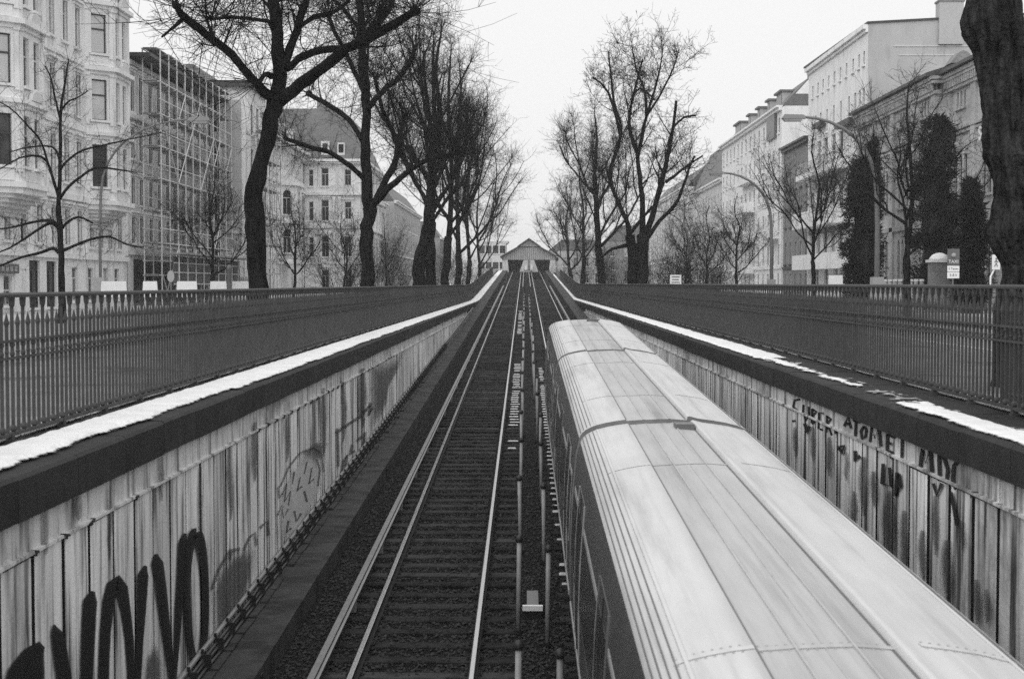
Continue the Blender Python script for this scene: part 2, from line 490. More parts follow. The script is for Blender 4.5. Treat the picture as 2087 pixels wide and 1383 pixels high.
def track(X, label, side):
    t = thing('railway_track', label, 'railway track', (X, 8.0, rz(8.0) - .2), 'tracks of the ramp')
    for s in (-1, 1):
        m = MB(); m.sweep(RAILP, rail_path(X + s * GAU, 3, Y_TOP + 50))
        r = m.build('rail', M['rust'], t)
        m = MB(); m.sweep(HEADP, rail_path(X + s * GAU, 3, Y_TOP + 50))
        m.build('running_surface', M['steel'], r)
    m = MB(); m.sweep(THIRDP, rail_path(X + side * 1.155, 3, 168))
    tr = m.build('third_rail', M['third'], t)
    m = MB(); m.sweep(THIRDP, rail_path(X - side * 1.155, 166, Y_TOP + 50))
    m.build('third_rail', M['third'], t)
    m = MB()
    for k in range(60):
        Y = 9 + 4.0 * k
        if Y > 167: break
        m.box(X + side * 1.155 - .05, X + side * 1.155 + .05, Y - .05, Y + .05, rz(Y) - .17, rz(Y) + .003)
    struct(m.build('insulator', M['post'], t), 'stuff')
    m = MB(); m.sweep(RAILP, rail_path(X - side * (GAU - .12), 78, Y_TOP + 50, -.01))
    m.build('guard_rail', M['rust'], t)
    rnd = random.Random(int(X * 10) + 50)
    n = 0; Y = 8.0 + .34
    rest = MB()
    while Y < Y_TOP + 40:
        if n < 290:
            if X > 0 and Y < 16: pass
            else:
                mw = Matrix.Translation((X + rnd.uniform(-.04, .04), Y + rnd.uniform(-.025, .025), rz(Y) - .146 + rnd.uniform(-.008, .004))) @ Matrix.Rotation(math.atan(GR), 4, 'X') @ Matrix.Rotation(rnd.uniform(-.014, .014), 4, 'Z')
                so = link('sleeper', sl_me, t, mw)
                if X < 0 and Y < 46:
                    for s in (-1, 1):
                        po = link('rail_plate', plate_me, None, Matrix.Translation((X + s * GAU, Y, rz(Y) - .143)))
                        po.parent = so; po.matrix_parent_inverse = mw.inverted()
        else:
            z = rz(Y) - .143
            rest.box(X - 1.28, X + 1.28, Y - .12, Y + .12, z - .1, z)
        n += 1; Y += .68
    if rest.v: struct(rest.build('sleepers', M['sleeper'], t), 'stuff')
    return t
track(XTL, 'empty left railway track running up the middle of the cutting', -1)
track(XTR, 'right railway track with the train standing on it', 1)

# snow lying on the sleeper ends between the tracks
m = MB(); rnd = random.Random(3)
Y = 8.34
while Y < 120:
    z = rz(Y) - .143
    k = rnd.random()
    pl_, pr_ = (0.0, 0.0)
    if 42 < Y < 64: pl_ = .95
    elif 26 < Y < 42: pl_ = .10
    elif 84 < Y < 112: pl_ = .7
    if 26 < Y < 62: pr_ = .92
    elif 18 < Y < 26: pr_ = .25
    for (x0, x1, p) in ((-.50, -.16, pl_), (.55, .80, pr_)):
        if rnd.random() < p:
            a = x0 + rnd.uniform(0, .05); b = x1 - rnd.uniform(0, .08)
            w = rnd.uniform(.05, .10)
            m.hexa([(a, Y - w, z + .002), (b, Y - w, z + .002), (b, Y + w, z + .002), (a, Y + w, z + .002),
                    (a + .02, Y - w + .02, z + .018), (b - .02, Y - w + .02, z + .018), (b - .02, Y + w - .02, z + .018), (a + .02, Y + w - .02, z + .018)])
    Y += .68
struct(m.build('snow_on_sleepers', M['oldsnow']), 'stuff', 'thin snow lying on sleeper ends between the tracks')

# ------------------------------------------------------------------ retaining walls
def panel_mesh():
    m = MB()                      # unit panel: thickness along x (front at +x=1), width y -.5...5, height z 0..1
    c = .03
    m.v = [(0, -.5, 0), (0, .5, 0), (0, .5, 1), (0, -.5, 1),
           (.75, -.5, 0), (.75, .5, 0), (.75, .5, 1), (.75, -.5, 1),
           (1, -.5 + c, 0.004), (1, .5 - c, 0.004), (1, .5 - c, .992), (1, -.5 + c, .992)]
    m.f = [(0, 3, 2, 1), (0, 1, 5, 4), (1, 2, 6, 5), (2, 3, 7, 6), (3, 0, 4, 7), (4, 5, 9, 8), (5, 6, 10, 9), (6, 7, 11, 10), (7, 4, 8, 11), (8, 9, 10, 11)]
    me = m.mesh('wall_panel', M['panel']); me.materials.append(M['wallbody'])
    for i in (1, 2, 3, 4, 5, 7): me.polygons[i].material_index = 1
    return me
panel_me = panel_mesh()

def retaining_wall(side, label):
    s = side
    XW = XWL if s < 0 else XWR
    C = CZL if s < 0 else CZR
    rnd = random.Random(11 + s)
    band = .365 if s < 0 else .335
    ptop = C - .69 if s < 0 else C - .60
    xin = lambda d: XW + s * d            # d metres into the wall from the coping face
    t = thing('retaining_wall', label, 'wall', (xin(.3), 20, rz(20)), 'walls of the cutting')
    # body
    m = MB(); n = 60
    for i in range(n):
        a, b = 1 + 131 * i / n, 1 + 131 * (i + 1) / n
        x0, x1 = sorted((xin(.10), xin(.75)))
        m.hexa([(x0, a, rz(a) - .9), (x1, a, rz(a) - .9), (x1, b, rz(b) - .9), (x0, b, rz(b) - .9),
                (x0, a, cz(a, s) - band + .02), (x1, a, cz(a, s) - band + .02), (x1, b, cz(b, s) - band + .02), (x0, b, cz(b, s) - band + .02)])
    m.build('wall_core', M['wallbody'], t)
    # ledge with the cable run at the foot
    m = MB()
    lx = abs(XW) - (3.23 if s < 0 else 3.55)
    for i in range(n):
        a, b = 1 + 262 * i / n, 1 + 262 * (i + 1) / n
        x0, x1 = sorted((xin(-lx), xin(.10)))
        m.hexa([(x0, a, rz(a) - .7), (x1, a, rz(a) - .7), (x1, b, rz(b) - .7), (x0, b, rz(b) - .7),
                (x0, a, rz(a) + .13), (x1, a, rz(a) + .13), (x1, b, rz(b) + .13), (x0, b, rz(b) + .13)])
    m.build('ledge', M['ledge'], t)
    m = MB()                                  # small drain holes / boxes on the ledge face
    for Y in (17.2, 24.8, 33, 47): m.box(*sorted((xin(-lx - .02), xin(-lx + .05))), Y - .07, Y + .07, rz(Y) - .04, rz(Y) + .06)
    struct(m.build('drain_spout', M['black'], t), 'stuff')
    # frieze slabs above the panels
    Y = 4.0
    while Y < 104:
        L = 4.5
        if rz(Y) + .13 < ptop - .15:
            m = MB()
            dx = rnd.uniform(-.008, .008)
            x0, x1 = sorted((xin(.075 + dx), xin(.11)))
            m.box(x0, x1, Y + .02, Y + L - .02, ptop + .012, C - band + .006)
            m.build('frieze_slab', M['frieze'], t)
        Y += L
    # panels
    Y = 4.0; k = 0
    spans = [.75] * 200
    clip = MB()
    rndp = random.Random(77 + s)
    clipme = MB(); clipme.box(-.015, .03, -.07, .04, -.022, .012); clipme.box(-.008, .02, -.022, .015, -.06, -.022)
    clip_me = clipme.mesh('clamp', M['ledge'])
    while True:
        w = spans[k]
        bot = rz(Y + w) + .10
        h = ptop - bot
        if h < .08 or k > 180: break
        pw = w - .06 - rndp.uniform(0, .06)
        dx = rndp.uniform(-.008, .006)
        Mx = Matrix.Translation((xin(.105), Y + w / 2, bot)) @ Matrix.Diagonal((-s * (.045 + dx), pw, h + rndp.uniform(-.012, .012), 1))
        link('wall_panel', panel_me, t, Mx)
        if Y < 46 and rndp.random() < .42:
            link('clamp', clip_me, t, Matrix.Translation((xin(.05), Y + rndp.uniform(-.05, .05), ptop + .01)) @ Matrix.Rotation(rndp.uniform(-.25, .25), 4, 'X') @ Matrix.Diagonal((1, rndp.uniform(.6, 1.8), rndp.uniform(.6, 1.0), 1)))
        Y += w; k += 1
    m = MB(); x0, x1 = sorted((xin(.035), xin(.11)))
    for k in range(24):
        ya = 4 + 4.02 * k
        if rz(ya + 4) + .13 > ptop - .1: break
        m = MB(); m.box(x0, x1, ya + .01, ya + 4.0, ptop - .006, ptop + .022); m.build('drip_ledge', M['frieze'], t)
    # coping stones
    Y = 2.0
    while Y < 262:
        L = 1.5 if Y < 150 else 4.0
        m = MB()
        g = .008
        dz = rnd.uniform(-.006, .006)
        out = abs(XFL if s < 0 else XFR) + .20 - abs(XW)
        prof = [(0.0, -band), (0.0, -.03), (.03, 0.0), (out, .012), (out, -band)]
        rows = []
        for yy in (Y + g, Y + L - g):
            rows.append([(xin(p[0]), yy, cz(yy, s) + p[1] + dz) for p in prof])
        n0 = len(m.v); m.v += rows[0] + rows[1]; kq = len(prof)
        for i in range(kq):
            j = (i + 1) % kq
            m.f.append((i, j, kq + j, kq + i))
        m.f.append(tuple(reversed(range(kq)))); m.f.append(tuple(range(kq, 2 * kq)))
        m.build('coping_stone', M['coping'], t)
        Y += L
    return t, xin
wallL, xinL = retaining_wall(-1, 'left concrete panel wall with big black painted letters and snow on top')
wallR, xinR = retaining_wall(1, 'right streaky concrete panel wall beside the train roof with scrawled tags')

# cable run on the left ledge
def cable_run(s, xin, label):
    t = thing('cable_run', label, 'cables', (xin(-.05), 20, rz(20) + .13))
    def along(off, z, wob, seed, y1=110):
        rnd = random.Random(seed); pts = []
        Y = 6.0
        while Y < y1:
            pts.append(Vector((xin(off + rnd.uniform(-wob, wob)), Y, rz(Y) + z + rnd.uniform(-wob, wob) * .6)))
            Y += 1.0 if Y < 40 else 4.0
        return pts
    m = MB(); m.tube(along(.0, .33, .004, 1), .035, 7); m.build('conduit_pipe', M['pipe'], t, True)
    for k, (off, z) in enumerate(((-.05, .27), (-.06, .215), (-.09, .165))):
        m = MB(); m.tube(along(off, z, .016, 5 + k), .022, 6); m.build('cable', M['cable'], t, True)
    br = MB(); br.box(.0, .10, -.015, .015, 0, .2); br.box(-.02, .01, -.02, .02, .1, .26); br.box(-.06, .0, -.012, .012, .05, .075)
    bme = br.mesh('cable_bracket', M['rust'])
    Y = 7.0; 
    while Y < 70:
        link('cable_bracket', bme, t, Matrix.Translation((xin(-.04), Y, rz(Y) + .13)))
        Y += .72
    sl = MB(); sl.box(-.05, .05, -.36, .36, 0, .035)
    sme = sl.mesh('cover_slab', M['ledge'])
    rnd = random.Random(9); Y = 7.0
    while Y < 60:
        if rnd.random() < .75: link('cover_slab', sme, t, Matrix.Translation((xin(-.19), Y, rz(Y) + .131)) @ Matrix.Rotation(math.atan(GR), 4, 'X') @ Matrix.Rotation(rnd.uniform(-.03, .03), 4, 'Z'))
        Y += .8
cable_run(-1, xinL, 'pipe and dark cables clipped along the foot of the left wall')

# painted letters on the walls: thin skins of spray paint that thin out towards their rims
def spraymat(name, val, edge=(.05, .75), mx=1.0, nscale=14.0, namp=.55):
    m = bpy.data.materials.new(name); m.use_nodes = True
    N = m.node_tree.nodes; L = m.node_tree.links; b = N['Principled BSDF']
    b.inputs['Base Color'].default_value = (val, val, val, 1); b.inputs['Roughness'].default_value = .65; b.inputs['Specular IOR Level'].default_value = .2
    at_ = N.new('ShaderNodeAttribute'); at_.attribute_name = 'cover'
    geo = N.new('ShaderNodeNewGeometry'); mp = N.new('ShaderNodeMapping'); mp.inputs['Scale'].default_value = (nscale, nscale, nscale * .35)
    L.new(geo.outputs['Position'], mp.inputs['Vector'])
    nz = N.new('ShaderNodeTexNoise'); nz.inputs['Scale'].default_value = 1; nz.inputs['Detail'].default_value = 5; L.new(mp.outputs[0], nz.inputs['Vector'])
    ma = N.new('ShaderNodeMath'); ma.operation = 'MULTIPLY_ADD'; ma.inputs[1].default_value = namp; L.new(nz.outputs['Fac'], ma.inputs[0])
    sb = N.new('ShaderNodeMath'); sb.operation = 'SUBTRACT'; sb.inputs[1].default_value = namp * .5; L.new(at_.outputs['Fac'], sb.inputs[0]); L.new(sb.outputs[0], ma.inputs[2])
    mr = N.new('ShaderNodeMapRange'); mr.interpolation_type = 'SMOOTHSTEP'
    mr.inputs['From Min'].default_value = edge[0]; mr.inputs['From Max'].default_value = edge[1]; mr.inputs['To Max'].default_value = mx
    L.new(ma.outputs[0], mr.inputs['Value']); L.new(mr.outputs['Result'], b.inputs['Alpha'])
    return m
M['paint'] = spraymat('black_spray_paint', .016, (.04, .55), .97, 16, .25)
M['greypaint'] = spraymat('grey_spray_paint', .10, (.15, 1.0), .72, 7, .9)
M['palepaint'] = spraymat('pale_spray_paint', .66, (.15, .9), .75, 9, .9)
M['faint'] = spraymat('faint_spray_paint', .05, (.1, .9), .6, 14, .7)

class Paint(MB):
    def __init__(self): super().__init__(); self.a = []
    def stroke(self, pts, hw, X, soft=1.25, core=.72):
        P = [Vector(p) for p in pts]; n = len(P); rows = []
        for i in range(n):
            d = (P[min(i + 1, n - 1)] - P[max(i - 1, 0)]).normalized(); q = Vector((-d.y, d.x))
            h = (hw[i] if isinstance(hw, (list, tuple)) else hw)
            k = len(self.v)
            for f, c in ((-soft, 0.0), (-core, 1.0), (core, 1.0), (soft, 0.0)):
                z = P[i] + q * h * f
                self.v.append(tuple(at_x(z.x, z.y, X))); self.a.append(c)
            rows.append(k)
        for i in range(n - 1):
            for j in range(3): self.f.append((rows[i] + j, rows[i + 1] + j, rows[i + 1] + j + 1, rows[i] + j + 1))
    def blob(self, pts, X, inner=.4):
        cx = sum(p[0] for p in pts) / len(pts); cy = sum(p[1] for p in pts) / len(pts); n = len(pts); k = len(self.v)
        for (x, y) in pts: self.v.append(tuple(at_x(x, y, X))); self.a.append(0.0)
        for (x, y) in pts: self.v.append(tuple(at_x(lerp(cx, x, inner), lerp(cy, y, inner), X))); self.a.append(1.0)
        for i in range(n):
            j = (i + 1) % n; self.f.append((k + i, k + j, k + n + j, k + n + i))
        self.f.append(tuple(k + n + i for i in range(n)))
    def build(self, name, mat, parent=None, smooth=False):
        me = self.mesh(name, mat)
        at_ = me.attributes.new('cover', 'FLOAT', 'POINT'); at_.data.foreach_set('value', self.a)
        return link(name, me, parent)

def graffiti():
    XL = XWL - .055 + .004 + .012
    P = M['paint']
    def letter(strokes, mat=P, name='painted_letter', wall=wallL):
        m = Paint()
        for i, (pts, hw, *r) in enumerate(strokes): m.stroke(pts, hw, (r[0] if r else XL) + i * .0012)
        m.build(name, mat, wall)
    letter([([(30, 1440), (42, 1372), (62, 1335), (86, 1312)], [30, 24, 17, 8]), ([(62, 1430), (72, 1370), (82, 1318)], [26, 18, 8])])
    letter([([(110, 1272), (117, 1290), (124, 1330), (131, 1380), (136, 1440)], [2, 11, 13, 14, 16])])
    letter([([(190, 1204), (184, 1224), (181, 1280), (178, 1350), (174, 1440)], [4, 13, 13, 12, 10])])
    letter([([(211, 1440), (212, 1360), (215, 1290), (222, 1222), (231, 1193), (239, 1186), (248, 1198), (257, 1245), (264, 1300), (268, 1370), (268, 1440)], [10, 10, 10, 11, 13, 15, 12, 9, 8, 7, 7])])
    letter([([(297, 1152), (292, 1172), (290, 1215), (285, 1300), (279, 1440)], [3, 10, 9, 7, 5]), ([(318, 1128), (321, 1146), (328, 1190), (338, 1270), (347, 1340), (353, 1392)], [3, 11, 10, 8, 6, 4]),
            ([(377, 1086), (374, 1106), (371, 1160), (365, 1240), (360, 1320), (354, 1400)], [3, 9, 8, 6.5, 5, 4])])
    ring = []; hw = []
    for k in range(29):
        a = 2 * math.pi * k / 28
        ring.append((402 + 19 * math.sin(a) - 1, 1217 - 132 * math.cos(a) + 14 * math.sin(a))); hw.append(6.0 + 3.5 * max(0, math.cos(a)) ** 2)
    letter([(ring, hw, XL + .005)])
    m = Paint(); m.blob([(288, 1400), (296, 1330), (318, 1296), (334, 1345), (338, 1400)], XL - .002)
    m.blob([(430, 1210), (445, 1165), (466, 1128), (488, 1116), (512, 1092), (530, 1110), (522, 1170), (500, 1235), (455, 1290), (434, 1320)], XL - .003, .5)
    m.build('painted_shade', M['greypaint'], wallL)
    m = Paint(); m.stroke([(432, 1200), (446, 1160), (466, 1126), (470, 1118)], 3, XL); m.stroke([(468, 1140), (474, 1120), (490, 1118)], 4, XL); m.stroke([(497, 1120), (508, 1095), (520, 1084), (524, 1110)], 3, XL); m.stroke([(530, 1075), (546, 1060), (548, 1090)], 3.5, XL)
    m.build('painted_shade', M['faint'], wallL)
    m = Paint(); m.blob([(562, 1070), (570, 1000), (590, 955), (612, 925), (640, 908), (664, 930), (664, 985), (640, 1035), (612, 1085), (585, 1118), (568, 1115)], XL - .002, .6); m.build('painted_shade', M['palepaint'], wallL)
    rnd = random.Random(4)
    tag_s = [[(572, 990), (590, 950), (612, 922), (640, 912), (656, 924), (660, 960)], [(574, 1010), (584, 985), (580, 1022), (592, 1000), (588, 1030)], [(600, 960), (596, 985), (612, 972), (606, 1000), (616, 990)],
             [(626, 940), (620, 965), (636, 952), (630, 985), (640, 975)], [(566, 1050), (574, 1028), (578, 1055), (588, 1036)], [(645, 935), (652, 955), (648, 990)], [(600, 1040), (604, 1062), (614, 1045)], [(620, 1000), (626, 1022)], [(588, 1060), (584, 1085), (594, 1075)], [(568, 990), (570, 1015)]]
    m = Paint()
    for p in tag_s: m.stroke(p, rnd.uniform(1.6, 2.6), XL + .002)
    m.build('painted_tag', M['faint'], wallL)
    m = Paint()
    for p in ([(684, 882), (710, 864), (735, 848), (756, 824)], [(688, 872), (690, 950)], [(756, 820), (752, 846), (760, 830)], [(697, 962), (700, 938), (708, 926), (704, 950)], [(718, 905), (714, 925), (724, 918)], [(712, 948), (722, 940)], [(728, 897), (739, 888)], [(742, 905), (744, 880)]):
        m.stroke(p, 3.0, XL + .001)
    m.build('painted_tag', M['faint'], wallL)
    m = Paint(); m.blob([(748, 735), (790, 718), (830, 704), (820, 742), (796, 785), (790, 830), (770, 880), (748, 890)], XL - .004, .35); m.blob([(610, 920), (650, 890), (670, 900), (660, 940), (625, 950)], XL - .004, .35)
    m.build('painted_shade', M['greypaint'], wallL)
    # right wall: frieze words, then letters running down on to the panels
    XR = XWR + .055 - .004 - .012; XR2 = XWR + .075 - .018
    def word(strokes, hw, name='painted_tag', mat=P):
        m = Paint()
        for p in strokes:
            m.stroke(p, hw, XR2 if sum(q[1] - .466 * (q[0] - 1070) for q in p) / len(p) < 582 else XR)
        m.build(name, mat, wallR)
    word([[(1630, 813), (1619, 815), (1616, 828), (1627, 838), (1624, 856), (1614, 858)], [(1637, 824), (1636, 846), (1642, 856), (1648, 846), (1648, 828)], [(1655, 832), (1654, 862)], [(1655, 833), (1663, 838), (1656, 847), (1663, 856), (1654, 863)],
          [(1678, 842), (1669, 840), (1668, 872), (1677, 876)], [(1668, 857), (1675, 859)], [(1685, 846), (1684, 880)], [(1685, 848), (1693, 853), (1686, 864), (1695, 886)], [(1702, 876), (1702, 884)]], 2.0)
    word([[(1720, 868), (1728, 848), (1734, 872)], [(1723, 862), (1732, 864)], [(1744, 856), (1743, 888)], [(1738, 855), (1752, 860)], [(1760, 868), (1754, 878), (1757, 894), (1764, 888), (1765, 874), (1760, 868)],
          [(1773, 900), (1776, 868), (1782, 892), (1791, 872), (1794, 908)], [(1808, 884), (1807, 916), (1820, 922)], [(1808, 884), (1820, 890), (1828, 886)], [(1808, 900), (1817, 904)], [(1838, 890), (1837, 932)]], 2.4)
    word([[(1874, 958), (1879, 914), (1886, 944), (1895, 916), (1899, 966)], [(1913, 926), (1914, 978), (1928, 982), (1931, 956), (1923, 932), (1913, 926)], [(1966, 942), (1953, 936), (1943, 948), (1941, 978), (1948, 996)]], 3.2)
    word([[(1640, 862), (1644, 880), (1650, 868)], [(1708, 912), (1720, 908), (1716, 922), (1708, 912)], [(1743, 918), (1742, 938), (1753, 928)], [(1800, 944), (1797, 984), (1815, 990), (1813, 952)], [(1828, 962), (1825, 1010), (1835, 990), (1832, 965)], [(1902, 984), (1908, 1010), (1919, 984)], [(1938, 1002), (1950, 1070)]], 3.4)
    m = Paint(); rnd = random.Random(12)          # run-down stains of old paint
    for (x, y, L, w) in ((1620, 870, 60, 5), (1690, 890, 80, 6), (1760, 930, 120, 9), (1812, 1000, 150, 11), (1842, 1040, 130, 8), (1780, 960, 70, 7), (1906, 1010, 120, 7), (1930, 1100, 130, 12), (1990, 1180, 90, 9), (1960, 1060, 60, 6), (1656, 868, 70, 5), (1740, 1000, 90, 6), (1880, 1080, 110, 9), (1725, 920, 60, 4), (2010, 1200, 70, 7)):
        m.stroke([(x, y), (x + rnd.uniform(-2, 2), y + L * .4), (x + rnd.uniform(-3, 3), y + L * .75), (x, y + L)], [w * .5, w, w * .8, w * .2], XR - .001, 1.8, .15)
    m.build('paint_stain', M['faint'], wallR)
    m = Paint()
    for (x, y, L, w) in ((95, 1010, 120, 5), (160, 1010, 50, 8), (225, 990, 150, 4), (330, 930, 90, 5), (470, 900, 160, 6), (520, 860, 120, 6), (660, 790, 140, 5), (740, 750, 120, 8), (585, 850, 90, 4), (700, 780, 120, 5), (410, 950, 160, 4)):
        m.stroke([(x, y), (x + rnd.uniform(-2, 2), y + L * .4), (x + rnd.uniform(-2, 2), y + L * .75), (x, y + L)], [w * .5, w, w * .8, w * .2], XL - .003, 1.8, .15)
    m.build('paint_stain', M['faint'], wallL)
graffiti()

# ------------------------------------------------------------------ snow on the copings
def snowmat(name, val):
    m = spraymat(name, val, (.02, .5), 1.0, 26, .7)
    N = m.node_tree.nodes; L = m.node_tree.links; b = N['Principled BSDF']
    geo = N.new('ShaderNodeNewGeometry')
    nz = N.new('ShaderNodeTexNoise'); nz.inputs['Scale'].default_value = 3.0; nz.inputs['Detail'].default_value = 8; L.new(geo.outputs['Position'], nz.inputs['Vector'])
    mr = N.new('ShaderNodeMapRange'); mr.inputs['From Min'].default_value = .3; mr.inputs['From Max'].default_value = .7; mr.inputs['To Min'].default_value = val; mr.inputs['To Max'].default_value = val * .84
    L.new(nz.outputs['Fac'], mr.inputs['Value']); L.new(mr.outputs['Result'], b.inputs['Base Color'])
    n2 = N.new('ShaderNodeTexNoise'); n2.inputs['Scale'].default_value = 18; n2.inputs['Detail'].default_value = 5; L.new(geo.outputs['Position'], n2.inputs['Vector'])
    bp = N.new('ShaderNodeBump'); bp.inputs['Strength'].default_value = .5; bp.inputs['Distance'].default_value = .02; L.new(n2.outputs['Fac'], bp.inputs['Height']); L.new(bp.outputs[0], b.inputs['Normal'])
    return m
M['meltsnow'] = snowmat('melting_snow', .82)
def snow_strip(name, label, s, xa, xb, y0, y1, cover, thick=.035, seed=0, mat='meltsnow'):
    """height field between x=xa and x=xb above the coping; cover(Y, t) > 0 where snow lies"""
    m = Paint()
    ys = []; Y = y0
    while Y < y1:
        ys.append(Y); Y += .035 if Y < 24 else (.12 if Y < 50 else .6)
    nx = 26
    H = []
    for Y in ys:
        row = []
        for i in range(nx + 1):
            t = i / nx
            c = cover(Y, t) + .24 * noise.noise(Vector((Y * .8, t * 2.0, seed))) + .26 * noise.noise(Vector((Y * 2.6, t * 6.0, seed + 9))) + .18 * noise.noise(Vector((Y * 8.0, t * 13.0, seed + 5)))
            edge = min(t * 8, (1 - t) * 8, 1)
            h = max(0.0, min(1.0, c * 3.0))
            row.append(h * thick * min(1, max(0, edge)) * (1 + .3 * noise.noise(Vector((Y * 5, t * 4, 3)))))
        H.append(row)
    idx = {}
    def vid(j, i):
        if (j, i) not in idx:
            t = i / nx; Y = ys[j]
            idx[(j, i)] = len(m.v)
            m.v.append((lerp(xa, xb, t), Y, cz(Y, s) + .022 + H[j][i])); m.a.append(min(1.0, H[j][i] / thick * 1.3))
        return idx[(j, i)]
    for j in range(len(ys) - 1):
        for i in range(nx):
            if max(H[j][i], H[j][i + 1], H[j + 1][i], H[j + 1][i + 1]) > 0:
                m.f.append((vid(j, i), vid(j, i + 1), vid(j + 1, i + 1), vid(j + 1, i)))
    return struct(m.build(name, M[mat], None, True), 'stuff', label)
# t = 0 at the coping's inner edge, 1 beside the fence
def covL(Y, t):
    e0 = .24 + .16 * noise.noise(Vector((Y * .55, 2, 0))) if Y < 20 else (.10 + .06 * noise.noise(Vector((Y * .3, 2, 0))) if Y < 60 else .03)
    return min((t - e0) * 4.0, (.97 - t) * 6.0, .8)
snow_strip('snow_left', 'long strip of snow on the left coping', -1, XWL - .02, XFL + .10, 7, 262, covL, seed=1)
def covR(Y, t):
    a = -.6
    if Y > 27: a = min((t - .08) * 4, (.80 - t) * 4, .8)
    elif Y > 19.5: a = min(.10 + (Y - 19.5) * .03 - abs(t - .35) * 2.0, .3)
    if Y < 17.0: a = min((t - .06 - .1 * noise.noise(Vector((Y * .9, 3, 3)))) * 3, (.5 - t) * 2.0 + .1, .6, (17.0 - Y) * .5)
    return a
snow_strip('snow_right', 'patchy snow on the right coping', 1, XWR + .02, XFR - .12, 7, 262, covR, thick=.022, seed=4)
def covR2(Y, t):
    return min(.22, .0 - abs(t - .42) * .6 + .25 * noise.noise(Vector((Y * .5, 1, 2)))) if 9 < Y < 36 else -1
M['thinmelt'] = snowmat('thin_grey_snow', .45)
snow_strip('snow_thin_right', 'thin grey slush left on the right coping', 1, XWR + .03, XFR - .12, 9, 36, covR2, thick=.006, seed=14, mat='thinmelt')
def covB(Y, t):
    return min(.35, .35 + .4 * noise.noise(Vector((Y * .4, 7, 0))))
snow_strip('snow_behind_fence', 'broken line of snow behind the left fence feet', -1, XFL - .04, XFL - .20, 8, 130, covB, thick=.06, seed=6)
snow_strip('snow_behind_fence', 'broken line of snow behind the right fence feet', 1, XFR + .04, XFR + .20, 8, 150, covB, thick=.06, seed=8)

# ------------------------------------------------------------------ iron fences
def baluster_mesh(kind):
    m = MB()
    if kind == 0:        # full bar with bead at the foot, collars at the middle rail
        m.box(-.0135, .0135, -.0135, .0135, .10, 1.37)
        m.lathe((0, 0, .135), [(.012, -.035), (.034, -.018), (.036, .0), (.030, .02), (.014, .034)], 6)
        m.lathe((0, 0, .93), [(.013, -.03), (.027, -.015), (.027, .012), (.013, .03)], 6)
        m.lathe((0, 0, .84), [(.013, -.03), (.025, -.012), (.025, .012), (.013, .03)], 6)
        m.lathe((0, 0, 1.30), [(.013, -.04), (.028, .0), (.032, .05), (.034, .07)], 6)
    else:                # shorter bar with a point
        m.box(-.013, .013, -.013, .013, .10, 1.10)
        m.lathe((0, 0, 1.10), [(.014, -.01), (.026, .03), (.018, .07), (.002, .13)], 6)
        m.lathe((0, 0, .86), [(.012, -.02), (.024, 0), (.012, .02)], 6)
    return m.mesh('baluster', M['fence'])
bal_me = [baluster_mesh(0), baluster_mesh(1)]

def fence(s, label, y0, y1):
    X = XFL if s < 0 else XFR
    t = thing('iron_fence', label, 'fence', (X, y0, cz(y0, s)), 'fences along the cutting')
    def path(dz):
        pts = []; Y = y0
        while Y < y1 + .01:
            pts.append((X, Y, cz(Y, s) + dz)); Y += 1.0 if Y > 100 else 4.0
        return pts
    m = MB(); m.sweep([(-.035, 0), (.035, 0), (.038, .025), (.022, .045), (-.022, .045), (-.038, .025)], path(1.37)); m.build('top_rail', M['fence'], t)
    for dz in (.80, .96):
        m = MB(); m.sweep([(-.022, -.012), (.022, -.012), (.022, .012), (-.022, .012)], path(dz)); m.build('middle_rail', M['fence'], t)
    m = MB(); m.sweep([(-.024, -.018), (.024, -.018), (.024, .018), (-.024, .018)], path(.085)); m.build('bottom_rail', M['fence'], t)
    ft = MB(); ft.box(-.03, .03, -.035, .035, .0, .075); ft.box(-.045, .045, -.055, .055, -.01, .022)
    fme = ft.mesh('foot', M['fence'])
    Y = y0 + .3
    while Y < y1 and Y < 115:
        link('foot', fme, t, Matrix.Translation((X, Y, cz(Y, s) + .012))); Y += 1.5
    rest = MB(); k = 0; Y = y0 + .05
    rnd = random.Random(31 + s)
    while Y < y1:
        if k < 298:
            mw = Matrix.Translation((X, Y, cz(Y, s))) @ Matrix.Rotation(rnd.uniform(-.004, .004), 4, 'X')
            link('baluster', bal_me[k % 2], t, mw)
        else:
            z = cz(Y, s); r = .013
            top = 1.37 if k % 2 == 0 else 1.18
            rest.box(X - r, X + r, Y - r, Y + r, z + .10, z + top)
            if k % 2 == 0 and Y < 90: rest.box(X - .03, X + .03, Y - .03, Y + .03, z + .11, z + .165)
        k += 1; Y += .142
    struct(rest.build('balusters', M['fence'], t), 'stuff')
    return t
fence(-1, 'dark iron fence with beaded bars on the left coping', 8.5, 215)
fence(1, 'dark iron fence with beaded bars on the right coping', 9.0, 215)
# heavier gate section in the right fence, next to the thick trunk
t = thing('iron_gate', 'closely barred dark iron gate at the right end of the fence', 'gate', (XFR + .12, 14.2, CZR))
b = MB(); b.box(-.02, .02, -.02, .02, .03, 1.33); b.lathe((0, 0, .2), [(.02, -.03), (.045, 0), (.02, .03)], 6); b.lathe((0, 0, 1.0), [(.02, -.03), (.04, 0), (.02, .03)], 6)
bme = b.mesh('gate_bar', M['fence'])
for k in range(15): link('gate_bar', bme, t, Matrix.Translation((XFR + .12, 13.4 + k * .17, CZR)))
for dz in (.06, .85, 1.28):
    m = MB(); m.box(XFR + .095, XFR + .145, 13.3, 15.86, CZR + dz, CZR + dz + .04); m.build('gate_rail', M['fence'], t)
m = MB(); m.box(XFR + .07, XFR + .17, 15.86, 15.96, CZR, CZR + 1.42); m.build('gate_post', M['fence'], t)

